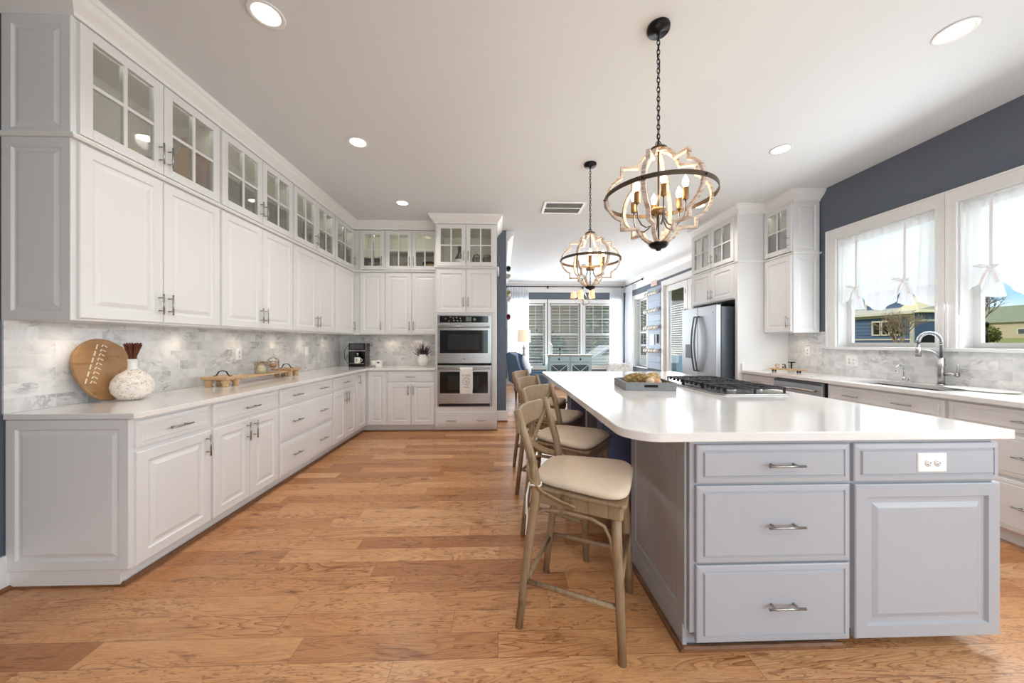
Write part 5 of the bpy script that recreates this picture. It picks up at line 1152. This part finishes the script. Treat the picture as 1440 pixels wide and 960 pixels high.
SID = mat('blue_siding', (84, 104, 132), .8, var=.02); TANR = mat('tan_roof', (222, 206, 166), .8, var=.04); OLR = mat('olive_shingles', (132, 134, 108), .9, var=.1, scale=2); BEI = mat('beige_siding', (186, 170, 140), .8, var=.04); CRT = mat('cream_house_trim', (212, 203, 184), .7); DKW = mat('dark_window', (52, 46, 40), .1, coat=.5)
def siding(mb, x, y0, y1, z0, z1, step=.2):
    z = z0
    while z < z1: e = min(z1, z+step); mb.add([(x-.03, y0, z), (x-.03, y1, z), (x, y1, e), (x, y0, e), (x+.1, y0, z), (x+.1, y1, z), (x+.1, y1, e), (x+.1, y0, e)], [(0, 1, 2, 3), (4, 7, 6, 5), (0, 3, 7, 4), (1, 5, 6, 2), (2, 6, 7, 3), (0, 4, 5, 1)]); z = e
    return mb
hs = thing('house', 'blue sided neighbour house seen past the faucet through the first window', 'house', (23, 22, .9)); M = Matrix.Translation((-23, -22, -.9))
mb = MB(); siding(mb, 22, 17.54, 34, .7, 2.95); mb.box(22.1, 24.4, 17.54, 34, .7, 2.95); siding(mb, 23.2, 18.3, 34, 3.1, 6.2); mb.box(23.25, 25, 18.3, 34, 2.95, 6.2); mb.xf(M).build('wall', SID, hs)
MB().prism([(21.6, 2.80), (21.6, 2.94), (23.2, 3.30), (23.2, 2.92)], 'y', 17.3, 34).box(23.1, 25, 18.2, 34, 6.2, 6.35).xf(M).build('eave', CRT, hs)
V = [(21.7, 17.1, 2.86), (24.6, 17.2, 2.86), (24.6, 18.3, 2.86), (21.7, 18.3, 2.86), (23.2, 18.3, 3.9), (24.6, 18.3, 3.9)]
MB().add(V, [(0, 1, 2, 3), (0, 4, 3), (0, 1, 5, 4), (1, 2, 5), (3, 4, 5, 2)]).xf(M).build('side_roof', TANR, hs)
MB().prism([(22.6, 6.3), (24, 7.8), (25.2, 6.3)], 'y', 18.0, 34).xf(M).build('roof', OLR, hs)
MB().box(21.93, 22.0, 17.5, 17.66, .7, 2.85).box(21.94, 22, 17.66, 34, 1.40, 1.48).box(21.94, 22, 17.66, 34, 2.68, 2.8).box(23.1, 23.2, 18.25, 18.4, 3.1, 6.2).box(22.1, 24.4, 17.5, 17.54, 2.4, 2.52).xf(M).build('corner_trim', CRT, hs)
for k in range(3):
    ya = 18.12+k*.47; d = MB().box(21.9, 21.97, ya-.03, ya+.47, 1.66, 1.73).box(21.9, 21.97, ya-.03, ya+.47, 2.42, 2.52).box(21.9, 21.97, ya-.03, ya+.05, 1.73, 2.42).box(21.9, 21.97, ya+.39, ya+.47, 1.73, 2.42).xf(M).build('window_frame', CRT, hs); MB().box(21.95, 21.98, ya+.05, ya+.39, 1.73, 2.42).xf(M).build('pane', DKW, d)
d = MB().box(23.1, 23.17, 20.9, 21.6, 3.25, 4.4).xf(M).build('window_frame', CRT, hs); MB().box(23.08, 23.11, 21.0, 21.5, 3.35, 4.3).xf(M).build('pane', mat('sky_pane', (150, 176, 180), .1), d)
MB().box(22.3, 24.2, 17.46, 17.53, .8, 1.75).xf(M).build('garage_opening', DARK, hs)
mb = MB()
for k in range(7): mb.box(21.3, 21.34, 20.3+k*.14, 20.34+k*.14, .9+.08*k, 1.55+.08*k)
mb.strip([(21.32, 20.3, 1.6), (21.32, 21.3, 2.1)], .08, .05).xf(M).build('stair_rail', CRT, hs)
def gable_house(name, label, x0, x1, y0, y1, z0, z1, zr, wm, rm, axis='y'):
    o = thing(name, label, 'house', ((x0+x1)/2, (y0+y1)/2, z0)); M = Matrix.Translation((-(x0+x1)/2, -(y0+y1)/2, -z0)); e = .6
    MB().box(x0, x1, y0, y1, z0, z1).xf(M).build('wall', wm, o)
    if axis == 'y': MB().prism([(x0-e, z1), ((x0+x1)/2, zr), (x1+e, z1)], 'y', y0-e, y1+e).xf(M).build('roof', rm, o)
    else: MB().prism([(y0-e, z1), ((y0+y1)/2, zr), (y1+e, z1)], 'x', x0-e, x1+e).xf(M).build('roof', rm, o)
    mb = MB(); pn = MB()
    for k in range(3):
        yy = y0+(y1-y0)*(k+.5)/3; zz = z0+(z1-z0)*.35; mb.box(x0-.1, x0-.02, yy-.7, yy+.7, zz, zz+1.3); pn.box(x0-.12, x0-.09, yy-.55, yy+.55, zz+.15, zz+1.15)
    mb.xf(M).build('window_frame', CRT, o); pn.xf(M).build('pane', DKW, o); return o
gable_house('house', 'far olive-roofed house up the lawn in the second window', 110, 122, 64, 92, 1.5, 5.6, 9.6, BEI, OLR)
gable_house('house', 'pale house with a dark gable edge beyond the lawn in the second window', 100, 109, 46, 61, 1.3, 4.4, 8.4, mat('pale_siding', (214, 212, 200), .8), OLR, 'x')
gable_house('house', 'brown house beyond the patio door', 8.6, 20, 24, 38, -.4, 5.2, 8, mat('umber_siding', (104, 92, 74), .9, var=.1, scale=1.5), OLR)
gable_house('house', 'tan house behind the sunroom windows', -6, 5.2, 23, 34, -.4, 4.6, 7.4, mat('brown_siding', (150, 128, 100), .9, var=.12, scale=1.5), OLR, 'x')
car = thing('car', 'black parked car at the edge of the far lawn', 'car', (88, 62.6, gz(88, 62)), 0)
P = [(-2.2, .35), (-2.2, .75), (-1.5, .9), (-.8, 1.35), (.7, 1.38), (1.5, .95), (2.2, .8), (2.25, .35)]
MB().prism(P, 'x', -.85, .85).build('body', BLKG, car, .05)
for y in (-1.4, 1.4):
    for x in (-.86, .76): MB().cyl((x, y, .32), (x+.12, y, .32), .32, seg=20).build('wheel', BLKP, car)
MB().prism([(-.7, .92), (-.4, 1.25), (.6, 1.28), (1.2, .95)], 'x', -.87, -.855).build('window_glass', mat('car_glass', (90, 100, 110), .1), car)
lp = thing('lamp_post', 'dark lamp post standing on the far lawn', 'lamp post', (58, 39.0, gz(58, 38)-.02)); MB().cyl((0, 0, 0), (0, 0, 1.9), .09, .07).build('post', BLKM, lp); MB().lathe([(0, 1.9), (.1, 1.9), (.2, 2.3), (.22, 2.35), (0, 2.55)], seg=8).build('lantern_head', BLKM, lp)
BARK = mat('pale_bark', (150, 128, 104), .9, var=.15)
def bare_tree(label, loc, h, spread, n=5, r=.06, seed=1, m=BARK):
    rr = random.Random(seed); o = thing('bare_tree', label, 'tree', loc); mb = MB()
    def br(p, d, L, r, k):
        q = p+d*L; mid = (p+q)/2+Vector((rr.uniform(-1, 1), rr.uniform(-1, 1), 0))*L*.08; mb.tube([p, mid, q], [r, r*.85, r*.65], 5)
        if k == 0: return
        for _ in range(3 if k > 1 else 4):
            nd = (d+Vector((rr.uniform(-1, 1), rr.uniform(-1, 1), rr.uniform(-.2, .7)))*spread).normalized(); br(p+d*L*rr.uniform(.55, 1), nd, L*rr.uniform(.6, .8), r*.55, k-1)
    for i in range(n): br(Vector((0, 0, 0)), (Vector((rr.uniform(-.5, .5), rr.uniform(-.5, .5), 1))).normalized(), h*.34, r, 4)
    mb.build('branches', m, o); return o
bare_tree('bare multi-stem tree in front of the blue house', (20.6, 17.05, gz(20, 17)), 2.3, .75, 6, .045, 3)
bare_tree('tall bare tree at the edge of the far lawn in the second window', (60, 42.2, gz(60, 42)), 9, .7, 3, .14, 5, mat('grey_bark', (112, 96, 84), .9))
def leafy(label, loc, r, h, c, seed, n=1600, name='shrub', cat='shrub'):
    rr = random.Random(seed); o = thing(name, label, cat, loc); mb = MB(); MB().cyl((0, 0, 0), (0, 0, h*.4), r*.07).build('stem', BARK, o)
    for _ in range(n):
        a = rr.uniform(0, 2*PI); b = math.acos(rr.uniform(-1, 1)); q = r*rr.uniform(.75, 1.05)*(1+.25*math.sin(3*a)*math.sin(2*b)); p = Vector((q*math.sin(b)*math.cos(a), q*math.sin(b)*math.sin(a), h*.5+h*.5*q/r*math.cos(b))); u = Vector((rr.uniform(-1, 1), rr.uniform(-1, 1), rr.uniform(-1, 1))).normalized()*r*.12; w_ = u.cross(Vector((rr.uniform(-1, 1), rr.uniform(-1, 1), 1))).normalized()*r*.07
        mb.add([p-u, p+w_, p+u, p-w_], [(0, 1, 2, 3)])
    mb.build('foliage', mat('foliage_%d_%d_%d' % c if 0 else 'foliage_'+str(seed), c, .8, var=.2, scale=3), o, normals=False); return o
leafy('round green tree behind the sunroom windows', (7.1, 19.5, -.36), 1.9, 4.6, (98, 112, 60), 1, 2600, 'leafy_tree', 'tree')
leafy('lower dark green bush behind the sunroom windows', (2.4, 19.0, -.36), 1.2, 2.2, (70, 86, 48), 2)
leafy('yellow green bush by the lamp post on the far lawn', (70, 47.6, gz(70, 46)-.1), 1.6, 2.4, (120, 120, 56), 4)
leafy('brown leafless hedge bush near the black car', (84, 58.5, gz(84, 58)-.1), 2.4, 3.2, (112, 92, 70), 6)
cv = thing('parked_van', 'white vehicle parked outside the sunroom windows', 'car', (5.6, 15.2, -.35)); MB().prism([(-2.2, .35), (-2.2, .9), (-1.6, 1.1), (-1.0, 1.5), (.9, 1.55), (1.6, 1.1), (2.2, .9), (2.2, .35)], 'y', -.8, .8).build('body', mat('car_white', (214, 216, 220), .2, coat=.5), cv, .06)
MB().prism([(-1.35, 1.08), (-.95, 1.42), (.85, 1.46), (1.3, 1.1)], 'y', -.815, -.79).build('window_glass', DKW, cv)
for x in (-1.4, 1.4):
    for y in (-.82, .70): MB().cyl((x, y, .3), (x, y+.12, .3), .32, seg=20).build('wheel', BLKP, cv)
pl = thing('planter', 'tall pale blue planter outside the patio door', 'planter', (5.1, 9.55, -.058)); MB().prism([(-.24, 0), (.24, 0), (.30, 1.0), (-.30, 1.0)], 'y', -.28, .28).build('tub', mat('pale_blue_glaze', (164, 196, 214), .4), pl, .02)
leafy('small dark plant growing in the pale blue planter', (5.1, 9.55, .935), .22, .40, (92, 74, 60), 8, 260, 'potted_plant', 'plant')
